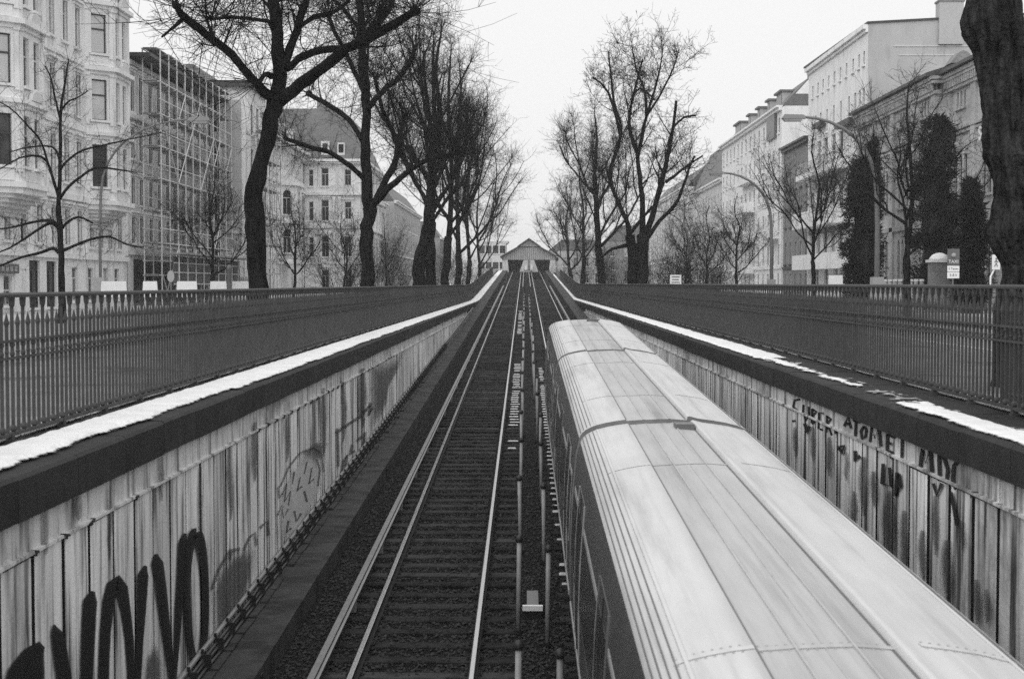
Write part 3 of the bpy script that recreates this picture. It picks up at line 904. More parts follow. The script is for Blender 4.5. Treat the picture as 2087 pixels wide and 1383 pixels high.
# ------------------------------------------------------------------ posts and box between the tracks
pm = MB()
pm.tube([Vector((0, 0, -.1)), Vector((0, 0, 1.34))], .033, 8)
post_me = pm.mesh('post', M['post'], True)
pm = MB(); pm.lathe((0, 0, 1.33), [(.030, -.02), (.050, -.01), (.056, .03), (.04, .07), (.012, .085)], 8)
cap_me = pm.mesh('cap', M['black'], True)
pm = MB(); pm.lathe((0, 0, -.02), [(.08, -.1), (.08, .05), (.04, .09)], 8)
pbase_me = pm.mesh('base', M['ballast'])
rnd = random.Random(17)
for row, X in ((0, -.085), (1, .33)):
    Y = 14.6 if row == 0 else 14.3
    k = 0
    while Y < 118:
        b = Vector((X + rnd.uniform(-.025, .025), Y, rz(Y) - .2))
        ORDN = ['nearest', 'second', 'third', 'fourth', 'fifth', 'sixth', 'seventh', 'eighth', 'ninth', 'tenth', 'eleventh', 'twelfth',
                'thirteenth', 'fourteenth', 'fifteenth', 'sixteenth', 'seventeenth', 'eighteenth', 'nineteenth', 'twentieth', 'twenty-first', 'twenty-second']
        t = thing('track_post', ORDN[k] + ' grey post with black cap in the ' + ('left' if row == 0 else 'right') + ' row between the tracks', 'post', b, 'capped posts between the tracks')
        rot = Matrix.Rotation(rnd.uniform(-.022, .022), 4, 'Y')
        for nm, me in (('shaft', post_me), ('cap', cap_me), ('base', pbase_me)):
            link(nm, me, t, Matrix.Translation(b) @ rot)
        k += 1; Y += 5.05 + rnd.uniform(-.25, .25)
# track-side cabinet with a white edge
Yb = 20.6; zb = rz(Yb) - .2
t = thing('track_box', 'low dark box with a white front edge between the post rows', 'equipment box', (.11, Yb, zb))
m = MB(); m.box(-.02, .245, Yb - .02, Yb + .30, zb, zb + .16); m.build('housing', M['rust'], t)
m = MB(); m.box(-.035, .26, Yb - .05, Yb + .03, zb + .16, zb + .235); m.build('white_edge', M['white'], t)
m = MB(); m.box(.03, .20, Yb + .03, Yb + 1.0, zb + .12, zb + .235); m.build('lid', M['signdark'], t)

# ------------------------------------------------------------------ the train
XC = 1.747
SIDE = [(-1.10, .62), (-1.17, .70), (-1.19, .95), (-1.19, 1.60), (-1.165, 2.2), (-1.12, 2.72), (-1.075, 2.90)]
ROOFL = [(-1.075, 2.90), (-1.062, 2.93), (-1.035, 2.965), (-.995, 3.0), (-.94, 3.03), (-.87, 3.058), (-.75, 3.088), (-.62, 3.112), (-.50, 3.128), (-.49, 3.112)]
ROOFM = [(-.489, 3.112), (-.30, 3.126), (-.28, 3.133), (-.26, 3.126), (-.1, 3.134), (.02, 3.136), (.04, 3.143), (.06, 3.136), (.255, 3.122)]
ROOFR = [(.255, 3.122), (.262, 3.165), (.285, 3.172), (.31, 3.165), (.40, 3.142), (.55, 3.122), (.72, 3.095), (.87, 3.058), (.94, 3.03), (.995, 3.0), (1.035, 2.965), (1.062, 2.93), (1.075, 2.90)]
def car(y0, y1, label, ends=(True, True)):
    t = thing('subway_car', label, 'train car', (XC, (y0 + y1) / 2, rz((y0 + y1) / 2)), 'cars of the train')
    def path(scale_ends=True):
        st = []
        def add(Y, k, d): st.append((Y, k, d))
        if ends[0]:
            add(y0, 1, 0); add(y0 + .28, 1, 0)
        else: add(y0, 1, 0)
        n = 5
        for i in range(1, n): add(lerp(y0 + .28, y1 - .28, i / n), 1, 0)
        if ends[1]:
            add(y1 - .28, 1, 0); add(y1 - .03, 1, 0); add(y1, .985, -.025)
        else: add(y1, 1, 0)
        return st
    def skin(prof):
        m = MB(); k = len(prof); st = path()
        for (Y, sc, dz) in st:
            for (x, z) in prof:
                m.v.append((XC + x * sc, Y, rz(Y) + z + (dz if z > 2.6 else 0)))
        for s in range(len(st) - 1):
            for i in range(k - 1):
                a = s * k + i
                m.f.append((a, a + 1, a + k + 1, a + k))
        return m
    full = SIDE[:-1] + ROOFL[:-1] + ROOFM[:] + ROOFR[1:] + [(-x, z) for x, z in reversed(SIDE[:-1])]
    m = skin([(x, z) for x, z in SIDE])
    m2 = skin([(-x, z) for x, z in SIDE])
    n = len(m.v); m.v += m2.v; m.f += [tuple(n + i for i in f) for f in m2.f]
    for Y, sgn in ((y0, 1), (y1, -1)):      # end walls
        pts = [(XC + x * .985, Y, rz(Y) + z + (-.025 if z > 2.6 else 0)) for x, z in full]
        if sgn < 0: m.poly(list(reversed(pts)))
        else:
            ew = MB(); ew.poly([(XC + x, Y, rz(Y) + z - .004) for x, z in full]); ew.build('end_wall', M['roof_end'], t)
    m.quad((XC - 1.1, y0, rz(y0) + .62), (XC + 1.1, y0, rz(y0) + .62), (XC + 1.1, y1, rz(y1) + .62), (XC - 1.1, y1, rz(y1) + .62))
    body = m.build('body', M['train_side'], t, True)
    r = skin(ROOFL).build('roof_panel', M['roof_train'], t, True)
    rm = skin(ROOFM).build('roof_panel', M['roof_mid'], t, True)
    rr = skin(ROOFR).build('roof_panel', M['roof_train'], t, True)
    def strip(x, z, w, h, mat, name, par, a=y0 + .1, b=y1 - .1):
        mm = MB(); mm.sweep([(-w, -.01), (w, -.01), (w, h), (-w, h)], [(XC + x, a + (b - a) * i / 4, rz(a + (b - a) * i / 4) + z) for i in range(5)])
        return mm.build(name, M[mat], par)
    for (x, z) in ((-1.05, 2.945), (-1.015, 2.982), (-.975, 3.010), (-.93, 3.033)):
        strip(x, z, .004, .008, 'train_dark', 'gutter_groove', r)
    strip(-.875, 3.056, .012, .012, 'roof_train', 'roof_bead', r)
    L_ = y1 - y0
    for k in (1, 3):                     # cross seams with lines of rivets
        Yk = y0 + L_ * k / 4
        for prof, par, mt in ((ROOFL[4:-1], r, 'roof_train'), (ROOFM, rm, 'roof_mid'), (ROOFR[4:9], rr, 'roof_train')):
            mm = MB()
            for (p, q) in zip(prof, prof[1:]):
                mm.quad((XC + p[0], Yk - .035, rz(Yk - .035) + p[1] + .004), (XC + q[0], Yk - .035, rz(Yk - .035) + q[1] + .004), (XC + q[0], Yk + .035, rz(Yk + .035) + q[1] + .004), (XC + p[0], Yk + .035, rz(Yk + .035) + p[1] + .004))
            mm.build('cross_seam', M[mt], par)
            rv = MB(); n_ = int((prof[-1][0] - prof[0][0]) / .05)
            for j in range(n_):
                f_ = prof[0][0] + .05 * j + .02
                for (p, q) in zip(prof, prof[1:]):
                    if p[0] <= f_ <= q[0] and q[0] > p[0]:
                        zz = lerp(p[1], q[1], (f_ - p[0]) / (q[0] - p[0])); break
                for dy in (-.06, .06):
                    rv.box(XC + f_ - .006, XC + f_ + .006, Yk + dy - .006, Yk + dy + .006, rz(Yk + dy) + zz - .004, rz(Yk + dy) + zz + .006)
            if k == 1: struct(rv.build('rivets', M['rivet'], par), 'stuff')
    strip(-.494, 3.115, .007, .012, 'train_dark', 'seam', r)
    strip(-.28, 3.130, .006, .010, 'rivet', 'ridge', rm); strip(.04, 3.140, .006, .010, 'rivet', 'ridge', rm); strip(-.12, 3.133, .003, .004, 'rivet', 'ridge', rm)
    strip(.247, 3.118, .012, .006, 'train_dark', 'seam', rr)
    strip(.93, 3.034, .007, .010, 'train_dark', 'gutter_groove', rr)
    strip(.885, 3.05, .010, .012, 'roof_train', 'roof_bead', rr)
    strip(-1.192, .93, .012, .05, 'train_light', 'lower_trim', body)
    strip(-1.178, 1.52, .010, .03, 'train_light', 'waist_trim', body)
    # windows and doors along the visible side
    def sx(z):
        for (a, b) in zip(SIDE, SIDE[1:]):
            if a[1] <= z <= b[1]: return lerp(a[0], b[0], (z - a[1]) / (b[1] - a[1]))
        return -1.19
    def sidepanel(ya, yb, za, zb, out, mat, name, par):
        mm = MB(); zs = [lerp(za, zb, i / 3) for i in range(4)]
        for i in range(3):
            mm.hexa([(XC + sx(zs[i]) - out, ya, rz(ya) + zs[i]), (XC + sx(zs[i]) + .02, ya, rz(ya) + zs[i]), (XC + sx(zs[i]) + .02, yb, rz(yb) + zs[i]), (XC + sx(zs[i]) - out, yb, rz(yb) + zs[i]),
                     (XC + sx(zs[i + 1]) - out, ya, rz(ya) + zs[i + 1]), (XC + sx(zs[i + 1]) + .02, ya, rz(ya) + zs[i + 1]), (XC + sx(zs[i + 1]) + .02, yb, rz(yb) + zs[i + 1]), (XC + sx(zs[i + 1]) - out, yb, rz(yb) + zs[i + 1])])
        return mm.build(name, M[mat], par)
    L = y1 - y0
    for k in range(3):
        c = y0 + L * (k + .5) / 3
        d = sidepanel(c - .62, c + .62, .80, 2.62, .008, 'train_side', 'door', t)
        for q in (-1, 1):
            sidepanel(c + q * .31 - .22, c + q * .31 + .22, 1.58, 2.42, .013, 'glass_dark', 'door_window', d)
        sidepanel(c - .012, c + .012, .82, 2.60, .017, 'black', 'door_gap', d)
        for q in (-.62, .62): sidepanel(c + q - .02, c + q + .02, .80, 2.62, .016, 'train_light' if k != 1 else 'train_dark', 'door_post', d)
    for k in range(4):
        c = y0 + L * k / 3
        a, b = max(y0 + .35, c - L / 6 + .75), min(y1 - .35, c + L / 6 - .75)
        if b - a > .4:
            w = sidepanel(a, b, 1.55, 2.42, .006, 'train_light', 'window', t)
            sidepanel(a + .05, b - .05, 1.60, 2.37, .012, 'glass_dark', 'pane', w)
    # bogie block and underframe
    m = MB(); m.box(XC - 1.0, XC + 1.0, y0 + .5, y1 - .5, rz((y0 + y1) / 2) + .18, rz((y0 + y1) / 2) + .62); m.build('underframe', M['black'], t)
    return t
J = [6.0, 17.4, 28.8, 40.1]
GAP = .17
car(J[0] - 1.5, J[1] - GAP, 'nearest pale-roofed subway car, filling the lower right corner')
cm = car(J[1] + GAP, J[2] - GAP, 'middle pale-roofed subway car with joints at both ends')
cf = car(J[2] + GAP, J[3], 'farthest pale-roofed subway car with rounded front end')
for k in (1, 2):
    m = MB(); Y = J[k]
    m.hexa([(XC - .75, Y - .4, rz(Y) + .8), (XC + .75, Y - .4, rz(Y) + .8), (XC + .75, Y + .4, rz(Y) + .8), (XC - .75, Y + .4, rz(Y) + .8),
            (XC - .7, Y - .4, rz(Y) + 2.6), (XC + .7, Y - .4, rz(Y) + 2.6), (XC + .7, Y + .4, rz(Y) + 2.55), (XC - .7, Y + .4, rz(Y) + 2.55)])
    m.build('gangway', M['train_dark'], cm)
m = MB(); Y = 16.75; m.box(XC + .02, XC + .24, Y - .12, Y + .14, rz(Y) + 3.12, rz(Y) + 3.19); 
o = m.build('roof_vent', M['signdark'], None); attach(o, [x for x in bpy.data.objects if x.name == 'subway_car'][0])
m = MB(); Y = 39.1; m.box(XC - .05, XC + .3, Y - .1, Y + .1, rz(Y) + 3.12, rz(Y) + 3.2); m.build('roof_vent', M['signdark'], cf)

# ------------------------------------------------------------------ station at the top of the ramp
def station():
    YS = 262.0; Xc = .72; zr = rz(YS)
    t = thing('station_house', 'gabled elevated station straddling the tracks at the top of the ramp', 'station', (Xc, YS, 0))
    def P(x, z, Y=YS): return (Xc + x, Y, z)
    zt = zr + 2.05
    # front wall: side cheeks, centre pier, gable board
    m = MB()
    m.box(Xc - 4.9, Xc - 4.2, YS, YS + 40, zr - 3.5, zt + .05); m.build('side_wall', M['st_grey'], t)
    m = MB(); m.box(Xc + 4.2, Xc + 4.9, YS, YS + 40, zr - 3.5, zt + .05); m.build('side_wall', M['st_grey'], t)
    m = MB()
    m.hexa([P(-1.75, zr - .2), P(1.75, zr - .2), P(1.75, zr - .2, YS + 3), P(-1.75, zr - .2, YS + 3), P(-.95, zt), P(.95, zt), P(.95, zt, YS + 3), P(-.95, zt, YS + 3)])
    m.build('centre_pier', M['st_grey'], t)
    for sx in (-1, 1):
        m = MB()
        m.hexa([P(sx * 4.2, zr - .2), P(sx * 4.2 - sx * .5, zr - .2), P(sx * 4.2 - sx * .5, zr - .2, YS + .6), P(sx * 4.2, zr - .2, YS + .6),
                P(sx * 4.2, zt), P(sx * 4.2 - sx * .3, zt), P(sx * 4.2 - sx * .3, zt, YS + .6), P(sx * 4.2, zt, YS + .6)])
        m.build('portal_cheek', M['st_mid'], t)
    for xx, w, h in ((-.55, .5, .8), (.5, .45, .9), (0, .18, 1.9)):
        m = MB(); m.box(Xc + xx - w / 2, Xc + xx + w / 2, YS - .25, YS - .02, zr + .2, zr + .2 + h); m.build('notice_board' if w > .2 else 'signal_post', M['white'] if w > .2 else M['signdark'], t)
    m = MB(); pts = [P(-4.9, zt), P(4.9, zt), P(4.9, zt + .65), P(2.0, zt + 2.3), P(0, zt + 2.75), P(-2.0, zt + 2.3), P(-4.9, zt + .65)]
    m.poly(pts); m.poly([(p[0], p[1] + .2, p[2]) for p in reversed(pts)]); g = m.build('gable_wall', M['st_dark'], t)
    for k in range(28):
        x = -4.7 + k * .348
        top = zt + .65 + (4.9 - abs(x)) * .56 - .1
        top = min(top, zt + 2.3)
        m = MB(); m.box(Xc + x, Xc + x + .25, YS - .05, YS - .012, zt + .05, top); m.build('gable_board', M['st_dk2'], g)
    m = MB(); m.poly([P(-1.9, zt + 2.45, YS - .3), P(1.9, zt + 2.45, YS - .3), P(0, zt + 3.75, YS - .3)]); m.build('upper_gable', M['st_dk2'], t)
    for k in range(5):
        m = MB(); x = -1.0 + k * .5; m.box(Xc + x - .16, Xc + x + .16, YS - .38, YS - .31, zt + 2.55, zt + 2.7 + .9 * (1 - abs(x) / 1.3)); m.build('pane', M['glass_sky'], t)
    def slope(x0, z0, x1, z1, name, y0, y1, th=.18):
        m = MB(); m.hexa([P(x0, z0, y0), P(x1, z1, y0), P(x1, z1, y1), P(x0, z0, y1), P(x0, z0 + th, y0), P(x1, z1 + th, y0), P(x1, z1 + th, y1), P(x0, z0 + th, y1)])
        m.build(name, M['slate'], t)
    for s in (-1, 1):
        slope(s * 5.3, zt + .50, s * 1.95, zt + 2.35, 'roof', YS - .8, YS + 60)
        slope(s * 2.15, zt + 2.35, 0, zt + 3.85, 'roof', YS - .9, YS + 60)
    m = MB(); m.box(Xc - 4.3, Xc + 4.3, YS + 8, YS + 9, zr - .3, zt + .4); m.build('portal_shade_sheet', M['glass_dark'], t)  # dark sheet across the tracks, standing in for the shade inside the portals
    for k in range(4):
        for s in (-1, 1):
            m = MB(); m.box(Xc + s * 4.4 - .3, Xc + s * 4.4 + .3, YS + 1 + 9 * k, YS + 1.7 + 9 * k, 0, zr - .3); m.build('viaduct_column', M['st_dark'], t)
station()
def signal(px, py, label):
    p = at(px, 548, 255); b = Vector((p.x, 255, rz(255) - .3))
    t = thing('railway_signal', label, 'signal', b)
    m = MB(); m.tube([b, b + Vector((0, 0, 3.1))], .06, 6); m.build('post', M['signdark'], t)
    m = MB(); m.box(b.x - .28, b.x + .28, b.y - .12, b.y + .08, b.z + 2.2, b.z + 3.2); m.build('signal_head', M['black'], t)
    m = MB(); m.lathe((b.x, b.y - .16, b.z + 2.9), [(.01, -.1), (.1, -.05), (.1, .05), (.01, .1)], 8); m.build('lens', M['white'], t)
signal(1135, 520, 'dark signal head right of the station portal')

# ------------------------------------------------------------------ building kit
def face_x(X, n):                 # facade in the plane X, looking towards n*X; u is world Y
    return lambda u, v, w: (X + n * w, u, v)
def face_y(Y):                    # wall looking at the camera; u is world X
    return lambda u, v, w: (u, Y - w, v)
def face_seg(p, q, flip=1):       # wall from p to q in plan, u in metres from p
    d = (Vector(q) - Vector(p)); L = d.length; d /= L
    nrm = Vector((d.y, -d.x)) * flip
    return (lambda u, v, w: (p[0] + d.x * u + nrm.x * w, p[1] + d.y * u + nrm.y * w, v)), L

WCACHE = {}
def window(fc, u0, u1, v0, v1, par, depth=.20, fr='frame', gl='glass', mull=1, trans=.68, arch=False, sill='st_trim', hood=False, cross=None):
    """window (frame) > pane, sill. The hole itself is cut by wall_face()"""
    d = -depth; t = .07
    m = MB()
    m.fbox(fc, u0, u0 + t, v0, v1, d, d + .07); m.fbox(fc, u1 - t, u1, v0, v1, d, d + .07)
    m.fbox(fc, u0 + t, u1 - t, v0, v0 + t, d, d + .07); m.fbox(fc, u0 + t, u1 - t, v1 - t, v1, d, d + .07)
    vt = lerp(v0, v1, trans)
    if trans < .99: m.fbox(fc, u0 + t, u1 - t, vt - .045, vt + .045, d, d + .08)
    for k in range(mull):
        uu = lerp(u0, u1, (k + 1) / (mull + 1))
        m.fbox(fc, uu - .03, uu + .03, v0 + t, (vt - .045) if trans < .99 else v1 - t, d, d + .065)
    w = m.build('window', M[fr], par)
    g = MB(); g.quad(fc(u0 + .02, v0 + .02, d + .02), fc(u1 - .02, v0 + .02, d + .02), fc(u1 - .02, v1 - .02, d + .02), fc(u0 + .02, v1 - .02, d + .02))
    g.build('pane', M[gl], w)
    if sill:
        s = MB(); s.fbox(fc, u0 - .14, u1 + .14, v0 - .14, v0, -.05, .16); s.build('sill', M[sill], w)
        if hood:
            h = MB(); h.fbox(fc, u0 - .22, u0, v0, v1 + .12, -.02, .07); h.fbox(fc, u1, u1 + .22, v0, v1 + .12, -.02, .07)
            h.fbox(fc, u0 - .28, u1 + .28, v1 + .12, v1 + .30, -.02, .13)
            h.fbox(fc, u0 - .36, u1 + .36, v1 + .30, v1 + .42, -.02, .26)
            if hood == 2:
                c = (u0 + u1) / 2
                n = len(h.v)
                h.v += [fc(u0 - .3, v1 + .42, 0), fc(u1 + .3, v1 + .42, 0), fc(c, v1 + .85, 0), fc(u0 - .3, v1 + .42, .2), fc(u1 + .3, v1 + .42, .2), fc(c, v1 + .85, .2)]
                h.f += [(n + 3, n + 4, n + 5), (n, n + 3, n + 5, n + 2), (n + 1, n + 2, n + 5, n + 4), (n, n + 1, n + 4, n + 3)]
            h.build('surround', M[sill], w)
    return w

def wall_face(m, fc, u0, u1, v0, v1, holes, depth=.24):
    """wall skin with real openings; holes: (a, b, c, d, arch)"""
    us = sorted({u0, u1} | {h[0] for h in holes} | {h[1] for h in holes})
    vs = sorted({v0, v1} | {h[2] for h in holes} | {h[3] for h in holes})
    us = [u for u in us if u0 <= u <= u1]; vs = [v for v in vs if v0 <= v <= v1]
    for j in range(len(vs) - 1):
        run = None
        vm = (vs[j] + vs[j + 1]) / 2
        for i in range(len(us) - 1):
            um = (us[i] + us[i + 1]) / 2
            solid = not any(h[0] < um < h[1] and h[2] < vm < h[3] for h in holes)
            if solid and run is None: run = us[i]
            if (not solid or i == len(us) - 2) and run is not None:
                e = us[i + 1] if solid else us[i]
                m.quad(fc(run, vs[j], 0), fc(e, vs[j], 0), fc(e, vs[j + 1], 0), fc(run, vs[j + 1], 0)); run = None
    for h in holes:
        a, b, c, d = h[:4]; w = -depth
        m.quad(fc(a, c, 0), fc(a, d, 0), fc(a, d, w), fc(a, c, w)); m.quad(fc(b, c, 0), fc(b, c, w), fc(b, d, w), fc(b, d, 0))
        m.quad(fc(a, d, 0), fc(b, d, 0), fc(b, d, w), fc(a, d, w)); m.quad(fc(a, c, 0), fc(a, c, w), fc(b, c, w), fc(b, c, 0))
        m.quad(fc(a, c, w), fc(b, c, w), fc(b, d, w), fc(a, d, w))
        if len(h) > 4 and h[4]:             # spandrels of a round or pointed head
            r = (b - a) / 2; mid = (a + b) / 2
            rise = r if h[4] == 1 else r * 1.7
            for sg in (-1, 1):
                pts = [fc(mid + sg * r, d, -.01)]
                for k in range(7):
                    an = math.pi / 2 * k / 6
                    pts.append(fc(mid + sg * r * math.cos(an), d - rise + rise * (math.sin(an) if h[4] == 1 else (1 - (1 - math.sin(an)) ** .9)), -.01))
                m.poly(pts if sg > 0 else list(reversed(pts)))

def rows_cols(fc, par, rows, cols, w, hood=0, fr='frame', gl='glass', sill='st_trim', arch=0, mull=1, trans=.68, seed=0, curtain=.2):
    holes = []; rnd = random.Random(seed)
    for (v0, v1) in rows:
        for c in cols:
            holes.append((c - w / 2, c + w / 2, v0, v1, arch))
            window(fc, c - w / 2, c + w / 2, v0, v1, par, fr=fr, gl='glass_sky' if rnd.random() < curtain else gl, sill=sill, hood=hood, mull=mull, trans=trans)
    return holes

def block(par, name, mat, x0, x1, y0, y1, z0, z1):
    m = MB(); m.box(x0, x1, y0, y1, z0, z1); return m.build(name, M[mat], par)

# ------------------------------------------------------------------ left row
def bay_outline(X, ya, yb, d, e=0.0):
    return [(X - .3, ya - e * 1.0), (X, ya - e * 1.0), (X + d + e, ya + d - e * .4), (X + d + e, yb - d + e * .4), (X, yb + e * 1.0), (X - .3, yb + e * 1.0)]

def stucco_house():
    X = -27.0; y0, y1 = 66.0, 96.4; H = 23.2
    t = thing('stucco_house', 'ornate cream stucco apartment house with bay windows at far left', 'building', (X - 5, 81, 0))
    fc = face_x(X, 1)
    rows = [(7.6, 10.2), (11.7, 14.2), (15.8, 18.2), (19.6, 21.6)]
    flat = [79.0, 81.4, 83.8, 86.1]
    holes = rows_cols(fc, t, rows, flat, .95, hood=1, seed=1)
    holes += rows_cols(fc, t, [(3.9, 6.0)], [67.5, 69.6, 71.8, 74, 76.4, 79, 81.4, 83.8, 86.1, 88.5, 90.4, 92.4, 94.6], .95, hood=1, seed=2)
    holes += rows_cols(fc, t, [(.5, 2.05)], [70.3, 72.2, 74.1], 1.2, fr='frame', gl='glass', seed=3, mull=1, trans=.5)
    holes += rows_cols(fc, t, [(.3, 2.9)], [78.2, 81.0], 1.7, fr='frame_dark', gl='glass_dark', seed=3, mull=1, trans=.8)
    holes += rows_cols(fc, t, [(.6, 2.6)], [85.2, 88.3, 91.5, 94], 1.1, seed=8)
    holes += rows_cols(fc, t, rows, [94.9], .75, hood=1, seed=9)
    m = MB(); wall_face(m, fc, y0, y1, 0, H, holes)
    m.box(X - 14, X - .26, y0, y1, 0, H)
    m.build('wall', M['st_white'], t)
    # string courses, rustication, main cornice
    m = MB()
    for z, w, h in ((3.1, .18, .3), (6.55, .25, .35), (10.85, .14, .22), (14.85, .14, .22), (18.85, .14, .22), (22.1, .35, .3), (22.4, .6, .5), (22.9, .8, .3)):
        m.fbox(fc, y0, y1 + .02, z, z + h, -.05, w)
    m.build('cornice', M['st_trim'], t)
    for k in range(26):
        m = MB(); u = y0 + .6 + k * 1.17; m.fbox(fc, u, u + .28, 21.95, 22.4, .01, .55); m.build('corbel', M['st_trim'], t)
    m = MB()
    for z in (0.5, 1.0, 1.5, 2.0, 2.5):
        pass
    for u in (76.6, 87.2, 95.9):
        m.fbox(fc, u, u + .42, 3.5, 22.0, -.05, .12)
    m.build('pilaster', M['st_trim'], t)
    block(t, 'shop_sign', 'signdark', X + .02, X + .22, 69.2, 75.2, 2.15, 2.65)
    for k in range(9):
        m = MB(); m.fbox(fc, 69.5 + k * .62, 69.5 + k * .62 + .38, 2.27, 2.53, .23, .25); m.build('sign_letter', M['boardgrey'], t)
    # bays
    for (ya, yb, seed) in ((70.9, 77.2, 4), (87.4, 93.6, 5)):
        d = 1.4
        ol = bay_outline(X, ya, yb, d)
        segs = [(ol[1], ol[2]), (ol[2], ol[3]), (ol[3], ol[4])]
        bm = MB(); rnd = random.Random(seed)
        for si, (p, q) in enumerate(segs):
            f2, L = face_seg(p, q)
            hs = []
            if si == 1: cs, ww = ([L * .28, L * .72], .82)
            else: cs, ww = ([L * .52], 1.02)
            for (v0, v1) in rows:
                for c in cs:
                    hs.append((c - ww / 2, c + ww / 2, v0, v1))
                    w = window(f2, c - ww / 2, c + ww / 2, v0, v1, t, fr='frame_dark' if si == 0 else 'frame', gl='glass_pale' if (si == 0 and v0 > 11) else 'glass', hood=0, mull=0 if si == 0 else 1, trans=.62)
            wall_face(bm, f2, 0, L, 6.5, 22.6, hs, depth=.2)
            # corner pilasters and panels between floors
            for u in (.04, L - .30):
                pm_ = MB()
                for (v0, v1) in rows:
                    pm_.fbox(f2, u, u + .26, v0 - .3, v1 + .2, 0.004, .09)
                    pm_.fbox(f2, u - .03, u + .29, v1 + .2, v1 + .42, 0.004, .16)
                pm_.build('bay_pilaster', M['st_trim'], t)
            for (v0, v1) in rows:
                pm_ = MB(); pm_.fbox(f2, L * .18, L * .82, v0 - .75, v0 - .2, .004, .07); pm_.build('relief_panel', M['st_mid'] if si == 1 else M['st_trim'], t)
        b = bm.build('bay', M['st_white'], t)
        for z, e, h in ((6.2, .12, .3), (6.5, .3, .28), (10.55, .12, .2), (10.75, .3, .22), (14.5, .12, .22), (14.72, .36, .26), (18.55, .12, .2), (18.75, .34, .26), (22.2, .2, .3), (22.5, .4, .3)):
            mm = MB(); mm.prism(bay_outline(X, ya, yb, d, e), z, z + h); mm.build('bay_cornice', M['st_trim'], b)
        mm = MB()
        for k in range(5):
            e = -.25 * k - .1
            mm.prism(bay_outline(X, ya + .25 * k + .1, yb - .25 * k - .1, max(.2, 1.4 - .28 * (k + 1))), 6.2 - .22 * (k + 1), 6.2 - .22 * k)
        mm.build('bay_console', M['st_mid'], b)
        for k in range(3):         # small round gables on the bay front
            mm = MB(); z = 15.0 + 4.0 * (k - 1); c = (ya + yb) / 2
            pts = [(X + d + .1, c - .8, z)] + [(X + d + .1, c - .8 * math.cos(math.pi * i / 10), z + .55 * math.sin(math.pi * i / 10)) for i in range(11)]
            n = len(mm.v)
            mm.poly(pts); mm.poly([(p[0] + .22, p[1], p[2]) for p in pts])
            for i in range(len(pts) - 1): mm.quad(pts[i], pts[i + 1], (pts[i + 1][0] + .22, pts[i + 1][1], pts[i + 1][2]), (pts[i][0] + .22, pts[i][1], pts[i][2]))
            mm.build('round_gable', M['st_mid'], b)
    m = MB(); m.hexa([(X - 14, y0, H), (X + .5, y0, H), (X + .5, y1, H), (X - 14, y1, H), (X - 12, y0, H + 4), (X - 4, y0, H + 4), (X - 4, y1, H + 4), (X - 12, y1, H + 4)])
    m.build('roof', M['slate'], t)
stucco_house()

def scaffold_house():
    X = -27.0; y0, y1 = 96.5, 121.8; H = 17.0
    t = thing('scaffolded_house', 'grey house under repair behind scaffolding with dark overhanging eave', 'building', (X - 5, 109, 0))
    fc = face_x(X, 1)
    cols = [98.0, 100.1, 102.6, 105, 107.4, 109.6, 112.2, 114.8, 117.2, 119.8]
    holes = rows_cols(fc, t, [(13.4, 16.0), (10.2, 12.2), (7.1, 8.9), (4.4, 6.2)], cols, .95, fr='frame_dark', gl='glass_dark', sill='st_trim', hood=1, seed=11, curtain=.05)
    m = MB(); wall_face(m, fc, y0, y1, 0, H, holes); m.box(X - 14, X - .26, y0, y1, 0, H); m.build('wall', M['st_mid'], t)
    m = MB()
    for z, w, h in ((3.6, .2, .3), (9.4, .2, .25), (12.9, .3, .3), (16.5, .3, .3)): m.fbox(fc, y0 + .02, y1, z, z + h, -.05, w)
    m.build('cornice', M['st_mid'], t)
    m = MB(); m.hexa([(X - 12, y0, H), (X + 1.7, y0, H + .0), (X + 1.7, y1, H), (X - 12, y1, H), (X - 12, y0, H + .35), (X + 1.7, y0, H + .22), (X + 1.7, y1, H + .22), (X - 12, y1, H + .35)])
    m.build('eave', M['tin'], t)
    block(t, 'chimney', 'brick_dark', X - 3, X - 1.6, 115, 118, H, H + 3.0)
    block(t, 'chimney', 'brick_dark', X - 1.6, X - .3, 120.2, 121.6, H, H + 2.6)
    block(t, 'shop_front', 'glass_dark', X + .02, X + .12, 98, 120, .3, 3.3)
    for z in (5.2, 9.0):     # balcony
        m = MB(); m.box(X + .02, X + 1.3, 108.2, 112.4, z + 1.2, z + 1.4); m.box(X + 1.2, X + 1.3, 108.2, 112.4, z + 1.4, z + 2.3); m.build('balcony', M['st_dark'], t)
scaffold_house()

